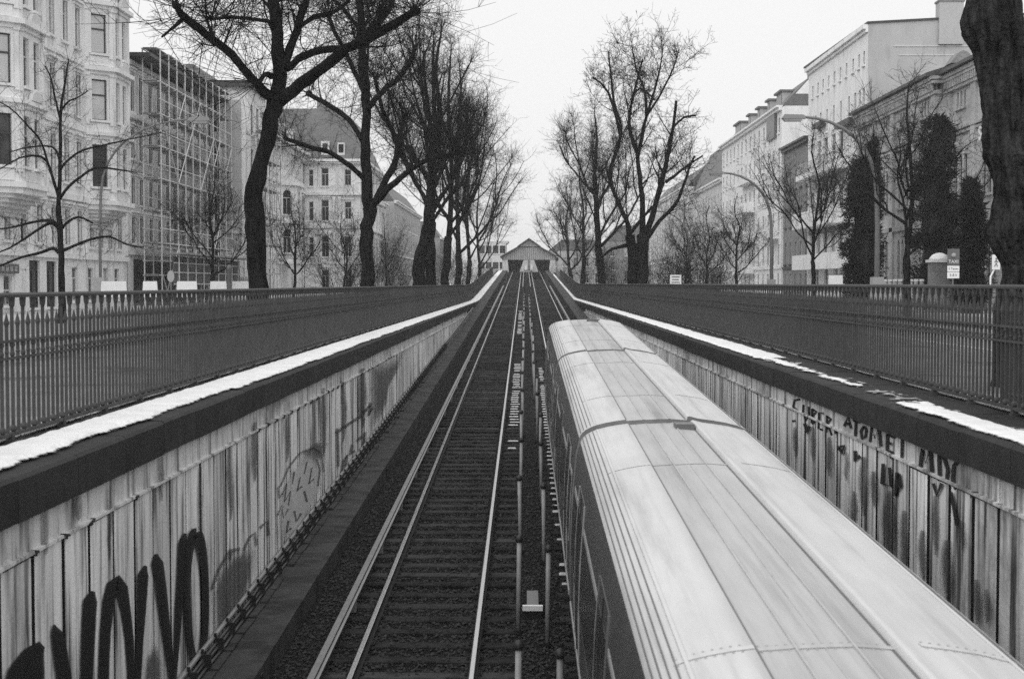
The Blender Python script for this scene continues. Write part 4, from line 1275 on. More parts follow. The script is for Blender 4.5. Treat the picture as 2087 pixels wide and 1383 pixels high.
def white_house():
    X = -23.6; y0, y1 = 122.0, 130.0; H = 18.4
    t = thing('white_house', 'white block projecting beyond the scaffolding with flat dark roof edge', 'building', (X - 5, 126, 0))
    fg = face_y(y0); fc = face_x(X, 1)
    holes = rows_cols(fg, t, [(14.6, 17.2), (10.6, 13.4), (6.6, 9.2), (2.6, 5.2)], [-26.4], .42, fr='frame_dark', gl='glass_dark', sill=None, mull=0, trans=1.0, seed=21, curtain=0)
    m = MB(); wall_face(m, fg, -27.0, X, 0, H, holes); 
    hs = rows_cols(fc, t, [(14.4, 17.0), (10.4, 13.2), (6.4, 9.0), (2.4, 5.0)], [123.4, 126, 128.5], 1.0, fr='frame_dark', gl='glass_dark', seed=22, curtain=.1)
    wall_face(m, fc, y0, y1, 0, H, hs)
    m.box(X - 14, X - .26, y0 + .26, y1, 0, H); m.build('wall', M['st_plain'], t)
    block(t, 'panel', 'st_gable', -25.6, -24.3, y0 - .06, y0 - .01, 4.5, 17.3)
    m = MB()
    for u in (-26.9, -26.05, -25.75, -24.2, -23.75): m.fbox(fg, u, u + .12, 3.0, H - .3, 0.003, .12)
    m.build('pilaster', M['st_trim'], t)
    block(t, 'roof_edge', 'tin', X - 14, X + .5, y0 - .5, y1, H, H + .5)
    m = MB(); m.tube([Vector((-27.05, y0 - .2, 0)), Vector((-27.05, y0 - .2, H))], .09, 8); m.build('downpipe', M['tin'], t)
    m = MB(); m.fbox(fg, -26.9, -23.6, 5.9, 6.15, .01, .25); m.fbox(fg, -26.9, -23.6, 2.0, 2.2, .01, .2); m.build('string_course', M['st_grey'], t)
white_house()

def scaffold(label, X0, X1, y0, y1, H, step, lift, seed):
    t = thing('scaffold', label, 'scaffolding', (X0, y0, 0))
    ys = []; Y = y0
    while Y <= y1: ys.append(Y); Y += step
    up = MB(); up.tube([Vector((0, 0, 0)), Vector((0, 0, H))], .055, 5); ume = up.mesh('upright', M['scaf'])
    rnd = random.Random(seed)
    for Y in ys:
        for X in (X0, X1): link('upright', ume, t, Matrix.Translation((X, Y, 0)) @ Matrix.Rotation(rnd.uniform(-.004, .004), 4, 'X'))
    z = lift
    while z < H:
        for X in (X0, X1):
            for dz in (0, 1.0):
                if z + dz > H or rnd.random() < .3: continue
                m = MB(); m.tube([Vector((X, y0 - .3, z + dz)), Vector((X, y1 + .3, z + dz + rnd.uniform(-.05, .05)))], .042, 5); m.build('ledger', M['scaf'], t)
        for k in range(2):
            a = min(X0, X1) + .05 + k * .5
            m = MB(); m.box(a, a + .46, y0 - .2, y1 + .2, z + .04, z + .09); m.build('plank', M['plank'], t)
        for Y in ys[::1]:
            m = MB(); m.tube([Vector((X0, Y, z)), Vector((X1, Y, z))], .04, 4); m.build('transom', M['scaf'], t)
        z += lift
    for k in range(len(ys) - 1):
        for _q in range(3):
            zz = lift * rnd.randrange(0, int(H / lift))
            m = MB(); a, b = (ys[k], ys[k + 1]) if rnd.random() < .5 else (ys[k + 1], ys[k])
            m.tube([Vector((X0 + .06, a, zz)), Vector((X0 + .06, b, min(H, zz + lift)))], .042, 5); m.build('brace', M['scaf'], t)
scaffold('tall tube scaffold with plank decks along the grey house', -24.9, -26.1, 97.5, 121.0, 17.6, 2.35, 2.2, 3)
scaffold('tube scaffold standing in front of the white block', -22.2, -23.2, 123.0, 129.8, 15.5, 2.2, 2.45, 4)
# dark boards at the scaffold's foot, painted as the shaded shop front
t = thing('shop_shade_boards', 'dark boards painted as the shaded shop front, with pale rails', 'hoarding', (-24.0, 98, 0))
bm = MB(); bm.box(-.04, .04, -.58, .58, 1.5, 3.5); hme = bm.mesh('board', M['shop_shade'])
for k in range(19): link('board', hme, t, Matrix.Translation((-24.0, 97.6 + k * 1.18, 0)))
for z in (1.55, 2.35, 3.0): 
    m = MB(); m.box(-23.93, -23.87, 96.9, 119.6, z, z + .09); m.build('rail', M['scaf'], t)
m = MB(); m.box(-24.4, -22.9, 96.6, 120, 3.62, 3.72); m.build('canopy', M['plank'], t)
for k in range(10):
    m = MB(); m.tube([Vector((-23.6, 97 + k * 2.5, 0)), Vector((-23.6, 97 + k * 2.5, 4.0))], .05, 5); m.build('upright', M['scaf'], t)

def corner_house():
    X = -27.0; y0, y1 = 130.2, 173.8; H = 17.4
    t = thing('ornate_house', 'ornate pale house with arcaded top floor between the two big left trunks', 'building', (X - 5, 160, 0))
    fc = face_x(X, 1)
    cols = [145.6, 148, 150.6, 153.2, 165.0, 167.6, 170.4, 172.6]
    holes = rows_cols(fc, t, [(9.2, 11.9), (5.0, 7.6)], cols, 1.0, hood=2, arch=1, seed=31, trans=.65)
    holes += rows_cols(fc, t, [(1.0, 3.2)], cols, 1.1, seed=32)
    holes += rows_cols(fc, t, [(13.7, 16.0)], [144.1 + 1.55 * k for k in range(19)], .78, fr='frame_dark', gl='glass_dark', arch=1, seed=33, mull=0)
    m = MB(); wall_face(m, fc, y0, y1, 0, H, holes); m.box(X - 14, X - .26, y0, y1, 0, H); m.build('wall', M['st_white'], t)
    m = MB()
    for z, w, h in ((4.0, .2, .3), (8.3, .22, .3), (12.5, .3, .35), (16.7, .4, .35), (17.05, .9, .35)): m.fbox(fc, y0, y1, z, z + h, -.05, w)
    m.build('cornice', M['st_trim'], t)
    for k in range(24):
        m = MB(); u = 141.5 + k * 1.36; m.fbox(fc, u, u + .3, 16.3, 17.05, .01, .7); m.build('corbel', M['st_grey'], t)
    for k in range(19):
        m = MB(); u = 143.3 + 1.55 * k; m.fbox(fc, u - .16, u + .16, 13.0, 16.2, .01, .16); m.fbox(fc, u - .22, u + .22, 16.2, 16.45, .01, .24); m.build('pilaster', M['st_trim'], t)
    ol = bay_outline(X, 155.6, 162.6, 1.8); bm = MB()
    for si, (p, q) in enumerate(((ol[1], ol[2]), (ol[2], ol[3]), (ol[3], ol[4]))):
        f2, L = face_seg(p, q); hs = []
        for (v0, v1) in ((9.2, 11.9), (5.0, 7.6)):
            w = 1.15; c = L / 2; hs.append((c - w / 2, c + w / 2, v0, v1, 1)); window(f2, c - w / 2, c + w / 2, v0, v1, t, hood=0)
        wall_face(bm, f2, 0, L, 4.0, 12.7, hs, .2)
    b = bm.build('bay', M['st_white'], t)
    for z, e, h in ((3.8, .25, .35), (8.2, .28, .35), (12.4, .3, .4)):
        mm = MB(); mm.prism(bay_outline(X, 155.6, 162.6, 1.8, e), z, z + h); mm.build('bay_cornice', M['st_trim'], b)
    mm = MB(); mm.prism(bay_outline(X, 155.9, 162.3, 1.7), 12.8, 13.6); mm.build('balustrade', M['st_mid'], b)
    m = MB(); m.hexa([(X - 14, y0, H), (X + .2, y0, H), (X + .2, y1, H), (X - 14, y1, H), (X - 12, y0, H + 4.2), (X - 3.2, y0, H + 4.2), (X - 3.2, y1, H + 4.2), (X - 12, y1, H + 4.2)]); m.build('roof', M['slate'], t)
    for Y in (150, 156, 162, 168):
        mm = MB(); mm.box(X - 2.4, X - .3, Y, Y + 1.5, H + .3, H + 2.4); mm.build('dormer', M['st_grey'], t)
        mm = MB(); mm.box(X - .31, X - .26, Y + .3, Y + 1.2, H + .7, H + 2.0); mm.build('dormer_window', M['glass_dark'], t)
    # --- the projecting wing that looks down the street
    t = thing('corner_wing', 'pale projecting wing with columns and steep slate roof facing the camera', 'building', (-23, 174, 0))
    fg = face_y(174.0); fx = face_x(-20.1, 1)
    hs = rows_cols(fg, t, [(13.5, 15.7), (9.3, 11.8), (4.9, 7.5), (1.0, 3.3)], [-24.4], .9, fr='frame', gl='glass', hood=2, seed=35, mull=1, curtain=0)
    hs += rows_cols(fg, t, [(13.5, 15.5), (9.3, 11.6), (4.9, 7.3), (1.0, 3.2)], [-21.6], .8, hood=1, seed=36, mull=1)
    hs += rows_cols(fg, t, [(13.5, 15.5), (9.3, 11.6), (4.9, 7.3)], [-26.1], .55, hood=0, seed=38, mull=0)
    m = MB(); wall_face(m, fg, -26.95, -20.1, 0, 16.4, hs)
    h2 = rows_cols(fx, t, [(13.4, 15.4), (9.3, 11.6), (4.9, 7.3), (1.0, 3.2)], [177, 181, 185, 189, 193, 197], 1.0, hood=1, seed=37)
    wall_face(m, fx, 174, 200, 0, 16.4, h2); m.box(-34, -20.4, 174.3, 200, 0, 16.4); m.build('wall', M['st_white'], t)
    m = MB()
    for z, w, h in ((4.0, .2, .3), (8.4, .35, .3), (12.4, .45, .35), (16.2, .5, .25), (16.45, .8, .3)):
        m.fbox(fg, -26.9, -20.1 + w, z, z + h, .004, w); m.fbox(fx, 174, 200, z, z + h, .004, w)
    m.build('cornice', M['st_trim'], t)
    for u in (-23.3, -22.6):
        for z in (4.6, 8.9):
            mm = MB(); mm.lathe((u, 173.7, z), [(.24, 0), (.2, .2), (.18, 3.0), (.26, 3.3)], 8); mm.build('column', M['st_trim'], t, True)
    for z in (8.7, 12.8):
        mm = MB(); mm.fbox(fg, -23.6, -20.4, z - .1, z + .8, .3, .42); mm.build('balcony', M['st_mid'], t)
    m = MB(); m.hexa([(-34, 174, 16.7), (-19.8, 174, 16.7), (-19.8, 200, 16.7), (-34, 200, 16.7), (-33, 176.5, 23.2), (-22.8, 176.5, 23.2), (-22.8, 198, 23.2), (-33, 198, 23.2)]); m.build('roof', M['slate'], t)
    mm = MB(); mm.box(-24.9, -23.9, 174.2, 176, 17.3, 19.0); mm.build('dormer', M['st_mid'], t)
    mm = MB(); mm.box(-24.7, -24.1, 174.14, 174.19, 17.6, 18.7); mm.build('dormer_window', M['glass'], t)
    mm = MB(); mm.box(-22.9, -22.0, 174.2, 176, 17.3, 18.8); mm.build('dormer', M['st_mid'], t)
    mm = MB(); mm.box(-22.75, -22.15, 174.14, 174.19, 17.6, 18.6); mm.build('dormer_window', M['glass'], t)
    block(t, 'chimney', 'brick_dark', -26.5, -25.4, 182, 184, 21, 25)
corner_house()

def plain_house(name, label, x0, x1, y0, y1, H, mat, roof, rowz, ncol, side, ww=1.0, seed=0, front=True, roofh=4.0, gl='glass', camface=True, fr='frame', cols_cam=2, cornice='st_trim', hood=0, balc=()):
    """simple apartment house; side = -1 when it stands right of the street (looks towards -X), +1 when left"""
    t = thing(name, label, 'building', ((x0 + x1) / 2, (y0 + y1) / 2, 0))
    Xf = x1 if side > 0 else x0
    fc = face_x(Xf, side)
    cols = [lerp(y0, y1, (k + .5) / ncol) for k in range(ncol)]
    hs = rows_cols(fc, t, rowz, cols, ww, fr=fr, gl=gl, seed=seed, sill=cornice, hood=hood)
    m = MB(); wall_face(m, fc, y0, y1, 0, H, hs)
    if camface:
        fg = face_y(y0)
        h2 = []
        if cols_cam: h2 = rows_cols(fg, t, rowz, [lerp(x0, x1, (k + .5) / cols_cam) for k in range(cols_cam)], ww, fr=fr, gl=gl, seed=seed + 1, sill=cornice)
        wall_face(m, fg, x0, x1, 0, H, h2)
    m.box(min(x0, x1) + (.26 if side < 0 else 0), max(x0, x1) - (.26 if side > 0 else 0), y0 + .26, y1, 0, H)
    m.build('wall', M[mat], t)
    m = MB(); m.fbox(fc, y0, y1, H - .35, H - .05, .004, .35); m.fbox(fc, y0, y1, H - .05, H + .15, -.1, .6); m.build('cornice', M[cornice], t)
    m = MB(); m.fbox(fc, y0, y1, rowz[-1][1] + .5, rowz[-1][1] + .75, .004, .15); m.build('string_course', M[cornice], t)
    if roof:
        m = MB()
        a, b = x0, x1
        m.hexa([(a, y0, H + .1), (b, y0, H + .1), (b, y1, H + .1), (a, y1, H + .1),
                (a + (3.0 if side < 0 else 2), y0 + .05, H + roofh), (b - (3.0 if side > 0 else 2), y0 + .05, H + roofh), (b - (3.0 if side > 0 else 2), y1, H + roofh), (a + (3.0 if side < 0 else 2), y1, H + roofh)])
        m.build('roof', M[roof], t)
    for (ya, yb, z, dep, h) in balc:
        m = MB(); m.fbox(fc, ya, yb, z - .18, z, .004, dep); m.fbox(fc, ya, yb, z, z + h, dep - .1, dep); m.fbox(fc, ya, ya + .1, z, z + h, .1, dep - .1); m.fbox(fc, yb - .1, yb, z, z + h, .1, dep - .1)
        m.build('balcony', M[mat], t)
    return t, fc
plain_house('far_house', 'pale far house half hidden behind the left row of trunks', -40, -23, 203, 236, 14.5, 'st_grey', 'slate', [(10.4, 12.6), (6.6, 8.8), (2.4, 4.8)], 9, 1, seed=41, cols_cam=3)
plain_house('far_house', 'grey far house beyond the pale one on the left', -40, -22, 240, 300, 15.5, 'st_dk2', 'slate', [(11.4, 13.6), (7.6, 9.8), (3.4, 5.8)], 14, 1, seed=43, cols_cam=4)
plain_house('office_block', 'white banded office block just left of the station roof', -10.8, -4.4, 330, 345, 11.4, 'st_mid', None, [(8.6, 10.4), (5.0, 6.6), (1.5, 3.4)], 5, 1, ww=1.3, seed=45, cols_cam=4, fr='frame_dark')
plain_house('far_house', 'dark-roofed distant house right of the station roof', 5.5, 18, 330, 350, 9.2, 'st_dk2', 'slate', [(5.6, 7.6), (1.8, 4.0)], 6, -1, seed=47, cols_cam=5, roofh=2.6)
plain_house('far_house', 'low distant house behind the far left trunks', -62, -21, 352, 370, 13, 'st_dark', 'slate', [(9, 11), (5.4, 7.4), (1.6, 4)], 5, 1, seed=49, cols_cam=12)
plain_house('far_house', 'low distant house behind the far right trunks', 20, 60, 352, 370, 12, 'st_dark', 'slate', [(8.4, 10.4), (5, 7), (1.6, 3.8)], 5, -1, seed=51, cols_cam=12)

# ------------------------------------------------------------------ right row
def brick_hall():
    t = thing('brick_hall', 'pale brick hall with corbelled cornice and arched windows behind dark conifers', 'building', (33, 90, 0))
    XN, XF = 27.0, 26.3
    H = 15.0
    for (X, y0, y1, npan, sd) in ((XN, 64.0, 91.6, 5, 61), (XF, 91.6, 113.0, 4, 62)):
        fc = face_x(X, -1); pw = (y1 - y0) / npan; holes = []
        for k in range(npan):
            c = y0 + pw * (k + .5)
            for q in (-1, 0, 1):
                for (v0, v1, w, a, sp) in ((12.5, 13.5, .42, 0, .72), (6.9, 9.6, .62, 1, 1.0), (2.0, 4.7, .62, 2, 1.0)):
                    cc = c + q * sp
                    holes.append((cc - w / 2, cc + w / 2, v0, v1, a))
                    window(fc, cc - w / 2, cc + w / 2, v0, v1, t, fr='frame_dark', gl='glass_dark', mull=0, trans=1.0 if a == 0 else .6, sill='brick_trim')
        m = MB(); wall_face(m, fc, y0, y1, 0, H - .02, holes); m.box(X + .26, X + 12, y0, y1, 0, H - .02)
        m.build('wall', M['brick'], t)
        for k in range(npan + 1):
            u = min(max(y0 + pw * k - .45, y0), y1 - .9)
            m = MB(); m.fbox(fc, u, u + .9, 0, 13.9, .003, .16); m.build('pilaster', M['brick'], t)
        m = MB()
        for z, w, h in ((.0, .18, 1.0), (5.3, .16, .3), (10.9, .14, .16), (11.15, .22, .14), (13.7, .26, .18), (14.35, .42, .2), (14.55, .5, .25)):
            m.fbox(fc, y0, y1, z, z + h, .003, w)
        m.build('string_course', M['brick_trim'], t)
        n = int((y1 - y0) / .36)
        cb = MB(); cb.box(-.09, .09, -.09, .09, 0, .44); cme = cb.mesh('corbel', M['brick_trim'])
        for k in range(n): link('corbel', cme, t, Matrix.Translation((X - .30, y0 + .18 + k * .36, 13.9)))
        m = MB(); m.hexa([(X - .75, y0, 14.85), (X + 6.0, y0, 14.85), (X + 6, y1 + .3, 14.85), (X - .75, y1 + .3, 14.85), (X - .75, y0, 15.05), (X + 6, y0, 17.2), (X + 6, y1 + .3, 17.2), (X - .75, y1 + .3, 15.05)]); m.build('roof', M['tin'], t)
    # turned corner of the projecting part
    fg = face_y(91.6)
    m = MB(); m.fbox(fg, XF, XN + .1, 0, 14.0, 0.0, .05)
    for z, w in ((13.7, .26), (14.35, .42), (14.6, .5)): m.fbox(fg, XF - w, XN + .2, z, z + .2, .05, w)
    m.build('corner_return', M['brick_trim'], t)
    # raised letters near the trunk
    for k, ch in enumerate('SC'):
        cu = bpy.data.curves.new('letter', 'FONT'); cu.body = ch; cu.size = 1.15; cu.extrude = .05
        tmp = bpy.data.objects.new('tmp', cu); col.objects.link(tmp)
        dg = bpy.context.evaluated_depsgraph_get()
        me = bpy.data.meshes.new_from_object(tmp.evaluated_get(dg)); bpy.data.objects.remove(tmp)
        me.materials.clear(); me.materials.append(M['st_trim'])
        link('letter', me, t, Matrix.Translation((XN - .10, 85.0 - k * .95, 10.1)) @ Matrix(((0, 0, -1, 0), (-1, 0, 0, 0), (0, 1, 0, 0), (0, 0, 0, 1))))
    c = at(1957, 130, 105)
    block(t, 'chimney', 'brick_dark', c.x - .9, c.x + .9, 104.2, 105.8, 14, 17.6)
    m = MB()
    n = 8
    pts = [(c.x - .9 + 1.8 * i / n, 17.6 + .9 * math.sin(math.pi * i / n)) for i in range(n + 1)]
    for i in range(n):
        m.hexa([(pts[i][0], 104.2, 17.5), (pts[i + 1][0], 104.2, 17.5), (pts[i + 1][0], 105.8, 17.5), (pts[i][0], 105.8, 17.5),
                (pts[i][0], 104.2, pts[i][1] + .02), (pts[i + 1][0], 104.2, pts[i + 1][1] + .02), (pts[i + 1][0], 105.8, pts[i + 1][1] + .02), (pts[i][0], 105.8, pts[i][1] + .02)])
    m.build('chimney_cap', M['brick_dark'], t)
brick_hall()

def tall_house():
    X = 27.0; y0, y1 = 113.1, 136.6; H = 22.0
    t = thing('tall_house', 'tall white rendered house with bare gable wall above the brick hall', 'building', (33, 125, 0))
    fc = face_x(X, -1); fg = face_y(y0)
    holes = rows_cols(fc, t, [(19.0, 20.1)], [114.4, 116.1, 118.2, 120.6, 122.9, 125.2, 127.6, 130, 132.2, 134.6], .6, fr='frame_dark', gl='glass_dark', sill='st_plain', mull=0, trans=1, seed=71, curtain=0)
    holes += rows_cols(fc, t, [(15.2, 17.2)], [114.4, 115.8, 117.4, 119.6, 122.6, 125.4, 128.2, 131.0, 133.2, 134.8], .66, fr='frame_dark', gl='glass_dark', sill='st_plain', mull=0, trans=.6, seed=72, curtain=.1)
    holes += rows_cols(fc, t, [(12.2, 13.9), (9.0, 10.6)], [116.4], 1.1, sill='st_plain', mull=1, trans=.5, seed=73)
    for z in (12.3, 8.3, 4.4):
        holes += rows_cols(fc, t, [(z, z + 2.4)], [122.4, 125.4, 128.6, 131.6, 134.4], 1.7, fr='frame', gl='glass_dark', sill=None, mull=2, trans=.99, seed=int(z))
    holes += rows_cols(fc, t, [(1.0, 3.0)], [116, 120, 124, 128, 132], 1.4, seed=75)
    m = MB(); wall_face(m, fc, y0, y1, 0, H, holes); m.box(X + .26, X + 15, y0 + .02, y1, 0, H); m.build('wall', M['st_plain'], t)
    # gable with shallow pitch
    m = MB(); m.poly([(X, y0, 0), (X + 15, y0, 0), (X + 15, y0, 22.9), (X + 8, y0, 22.75), (X, y0, 22.05)]); 
    m.build('gable_wall', M['st_gable'], t)
    m = MB(); m.hexa([(X - .1, y0 - .12, 22.05), (X + 15, y0 - .12, 22.85), (X + 15, y1, 22.85), (X - .5, y1, 22.05), (X - .1, y0 - .12, 22.2), (X + 15, y0 - .12, 23.0), (X + 15, y1, 23.0), (X - .5, y1, 22.2)]); m.build('roof', M['tin'], t)
    m = MB(); m.fbox(fc, y0, y1, 21.4, 21.65, .003, .2); m.fbox(fc, y0, y1, 21.65, 22.0, .003, .42); m.build('cornice', M['st_trim'], t)
    m = MB(); m.fbox(fg, 29, 41, 20.25, 20.33, .003, .05); m.fbox(fg, 29.4, 41, 19.55, 19.62, .003, .04); m.build('gable_ledge', M['st_grey'], t)
    block(t, 'chimney', 'st_gable', 32.5, 34.4, y0 - .28, y0 + .8, 20.4, 23.7)
    block(t, 'chimney_cap', 'brick_dark', 32.42, 34.48, y0 - .34, y0 + .86, 23.7, 23.85)
    for (z, ya, yb, dep, h, mat) in ((14.9, 116.6, 122, .7, .25, 'tin'), (11.5, 119.6, 136.4, 1.2, .3, 'st_trim'), (6.9, 119.2, 136.4, 1.5, 1.25, 'st_plain'), (3.1, 118.6, 136.4, 1.5, 1.15, 'st_plain'), (16.0, 128.5, 132, .6, .2, 'tin')):
        m = MB(); m.fbox(fc, ya, yb, z - .2, z, .004, dep); m.fbox(fc, ya, yb, z, z + h, dep - .12, dep); m.fbox(fc, ya, ya + .12, z, z + h, .1, dep - .12); m.build('balcony', M[mat], t)
    rl = MB()
    for k in range(34): rl.fbox(fc, 119.8 + .49 * k, 119.84 + .49 * k, 11.8, 12.7, 1.1, 1.14)
    rl.fbox(fc, 119.6, 136.4, 12.7, 12.76, 1.08, 1.16); struct(rl.build('balcony_railing', M['frame'], t), 'stuff')
    # dark strips below the balconies, painted as the shade in the loggias
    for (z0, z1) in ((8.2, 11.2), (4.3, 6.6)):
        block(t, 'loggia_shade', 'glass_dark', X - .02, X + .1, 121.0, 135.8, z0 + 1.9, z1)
tall_house()

plain_house('grey_house', 'narrow dark grey house squeezed between two white ones', 27.2, 41, 136.8, 150.4, 15.6, 'st_dark', None, [(11.2, 13.0), (7.4, 9.3), (3.6, 5.8), (.8, 2.6)], 5, -1, ww=.9, seed=81, camface=False, cornice='tin')
t, fc = plain_house('white_terrace', 'long white house with rounded balconies and dormered dark roof', 27.0, 42, 150.6, 196, 20.2, 'st_plain', 'slate', [(17.6, 19.2), (14.2, 16.0), (10.7, 12.6), (7.2, 9.2), (3.6, 5.8), (.6, 2.7)], 14, -1, ww=.95, seed=83, cols_cam=0, roofh=3.2, gl='glass_dark', fr='frame_dark',
                     balc=((168, 177, 10.2, 1.3, 1.0), (168, 177, 6.7, 1.3, 1.0), (168, 177, 13.7, .9, .5), (152, 158, 6.6, 1.2, 1.0), (186, 192, 8.6, 1.0, 1.0), (168, 177, 3.0, 1.3, 1.0)))
m = MB(); m.poly([(27.0, 150.62, 20.0), (33, 150.62, 20.0), (42, 150.62, 20), (42, 150.62, 23.5), (30.2, 150.62, 23.5)]); m.build('gable_wall', M['st_plain'], t)
block(t, 'parapet', 'st_plain', 30.4, 42, 150.3, 150.9, 23.4, 24.1)
block(t, 'dark_banner', 'signdark', 26.7, 26.95, 153.5, 158.5, 17.3, 20.0)
for ya, yb in ((155.5, 159), (163, 165), (170, 172), (177, 179), (185, 190)):
    block(t, 'dormer', 'st_dk2', 27.9, 31, ya, yb, 20.6, 22.4); block(t, 'dormer_roof', 'slate', 27.6, 31.2, ya - .2, yb + .2, 22.4, 22.62); block(t, 'dormer_window', 'glass_dark', 27.86, 27.89, ya + .3, yb - .3, 20.9, 22.1)
for ya in (161, 181): block(t, 'chimney', 'brick_dark', 32, 33.2, ya, ya + 1.6, 23, 25.2)
plain_house('slate_house', 'grey house with tall dark mansard roof beside the long white one', 27.2, 44, 196.2, 233, 16.0, 'st_grey', 'slate', [(12.2, 14.2), (8.6, 10.6), (5, 7), (1.2, 3.4)], 11, -1, seed=87, cols_cam=0, roofh=6.5)
t, fc = plain_house('columned_house', 'sooty columned house far along the right side behind twin trunks', 26.5, 44, 233.5, 300, 17.5, 'st_mid', 'slate', [(12.6, 15.0), (7.6, 10.6), (2.0, 5.0)], 14, -1, seed=89, cols_cam=2, roofh=3.5)
for k in range(13):
    m = MB(); m.lathe((26.1, 237 + 4.8 * k, 6.2), [(.5, 0), (.42, .4), (.36, 9.0), (.55, 9.6)], 8); m.build('column', M['st_grey'], t, True)

# ------------------------------------------------------------------ trees
def rvec(rnd):
    while True:
        v = Vector((rnd.uniform(-1, 1), rnd.uniform(-1, 1), rnd.uniform(-1, 1)))
        if .1 < v.length < 1: return v.normalized()

def twig(m, p, d, L, r, rnd, lev, sides=3, up=.25, kids=(5, 3), tip=.0025):
    n = (2, 3, 4)[min(lev, 2)]
    pts = [p.copy()]; dd = d.normalized()
    for i in range(n):
        dd = (dd + rvec(rnd) * .13 + Vector((0, 0, up * .35))).normalized()
        pts.append(pts[-1] + dd * (L / n))
    m.tube(pts, [lerp(r, tip, i / n) for i in range(n + 1)], sides, False)
    if lev > 0:
        for k in range(kids[0] if lev > 1 else kids[1]):
            t = rnd.uniform(.22, 1.0) * n
            i = min(n - 1, int(t)); q = pts[i].lerp(pts[i + 1], t - i)
            ax = (pts[i + 1] - pts[i]).normalized()
            cd = (ax * rnd.uniform(.3, .9) + rvec(rnd) * .9 + Vector((0, 0, .15))).normalized()
            twig(m, q, cd, L * rnd.uniform(.35, .62), max(tip, r * .5), rnd, lev - 1, 3, up, kids, tip)

def spline(pts, rs, sub=3):
    """Catmull-Rom through limb points"""
    P = [pts[0]] + list(pts) + [pts[-1]]
    out = []; ro = []
    for i in range(1, len(P) - 2):
        for k in range(sub):
            t = k / sub
            a, b, c, d = P[i - 1], P[i], P[i + 1], P[i + 2]
            out.append(.5 * ((2 * b) + (c - a) * t + (2 * a - 5 * b + 4 * c - d) * t * t + (3 * b - a - 3 * c + d) * t ** 3))
            ro.append(lerp(rs[i - 1], rs[i], t))
    out.append(pts[-1]); ro.append(rs[-1])
    return out, ro

def tree(name, label, limbs, seed, dens=3.0, tl=(.7, 1.8), tr=.018, lev=2, kids=(4, 3), group=None, bark='bark', tmat='twig', sides=8, up=.3, tip=.003, t0=.15, knob=True, crown_first=1, wob=.06, sec=0.0):
    """limbs: list of (points, radii); the first is the trunk. tree > trunk, crown"""
    rnd = random.Random(seed)
    base = limbs[0][0][0]
    t = thing(name, label, 'tree', (base.x, base.y, 0), group)
    wood = MB(); crown = MB()
    limbs = list(limbs)
    if sec:
        for (pts, rs) in limbs[crown_first:]:
            sp, ro = spline([Vector(p) for p in pts], rs)
            Ls = sum((sp[i + 1] - sp[i]).length for i in range(len(sp) - 1))
            for k in range(int(Ls * sec + rnd.random())):
                i = rnd.randrange(len(sp) // 4, len(sp) - 1)
                ax = (sp[i + 1] - sp[i]).normalized()
                d = (ax * .8 + rvec(rnd) * .8 + Vector((0, 0, .25))).normalized()
                l2 = min(2.3, Ls * rnd.uniform(.25, .5)); rr = max(.012, ro[i] * rnd.uniform(.22, .42))
                q = [sp[i]]
                for j in range(4):
                    d = (d + rvec(rnd) * .2 + Vector((0, 0, up * .3))).normalized(); q.append(q[-1] + d * l2 / 4)
                limbs.append((q, [rr, rr * .8, rr * .6, rr * .45, rr * .25]))
    for li, (pts, rs) in enumerate(limbs):
        sp, ro = spline([Vector(p) for p in pts], rs)
        for i in range(1, len(sp) - 1): sp[i] = sp[i] + rvec(rnd) * ro[i] * wob * 4
        for i in range(len(ro)): ro[i] *= 1 + rnd.uniform(-wob, wob) * 1.6
        wood.tube(sp, ro, sides if ro[0] > .06 else 6)
        if knob and li >= crown_first and ro[-1] > .03:
            wood.lathe(sp[-1], [(ro[-1] * .6, -ro[-1]), (ro[-1] * 1.5, -ro[-1] * .3), (ro[-1] * 1.35, ro[-1] * .8), (ro[-1] * .5, ro[-1] * 1.5)], 6)
            for k in range(int(7 + 4 * dens)):
                twig(crown, sp[-1], (sp[-1] - sp[-2]).normalized() * .4 + rvec(rnd) * .8 + Vector((0, 0, .4)), rnd.uniform(*tl) * 1.1, tr * .8, rnd, lev - 1, up=up, kids=kids, tip=tip)
        if li < crown_first: continue
        Ls = sum((sp[i + 1] - sp[i]).length for i in range(len(sp) - 1))
        nb = int(dens * Ls)
        for k in range(nb):
            tt = rnd.uniform(t0, 1.0) ** .8 * (len(sp) - 1)
            i = min(len(sp) - 2, int(tt)); q = sp[i].lerp(sp[i + 1], tt - i)
            ax = (sp[i + 1] - sp[i]).normalized()
            d = (ax * rnd.uniform(.0, .7) + rvec(rnd) + Vector((0, 0, .25))).normalized()
            twig(crown, q, d, rnd.uniform(*tl), tr * rnd.uniform(.6, 1.2), rnd, lev, up=up, kids=kids, tip=tip)
    wood.build('trunk', M[bark], t, True)
    crown.build('crown', M[tmat], t)
    return t

def px_limb(pts, Y, y_drift=0.0, foot=False):
    """limb through photo points (x, y, half width in px) at depth Y, drifting in depth along its length"""
    P = []; r = []
    n = len(pts)
    for i, (x, y, h) in enumerate(pts):
        yy = Y + y_drift * (i / max(1, n - 1))
        p = at(x, y, yy); P.append(p); r.append(h * yy / F)
    if foot:
        P.insert(0, Vector((P[0].x, P[0].y, -.15))); r.insert(0, r[0] * 1.35)
    return P, r

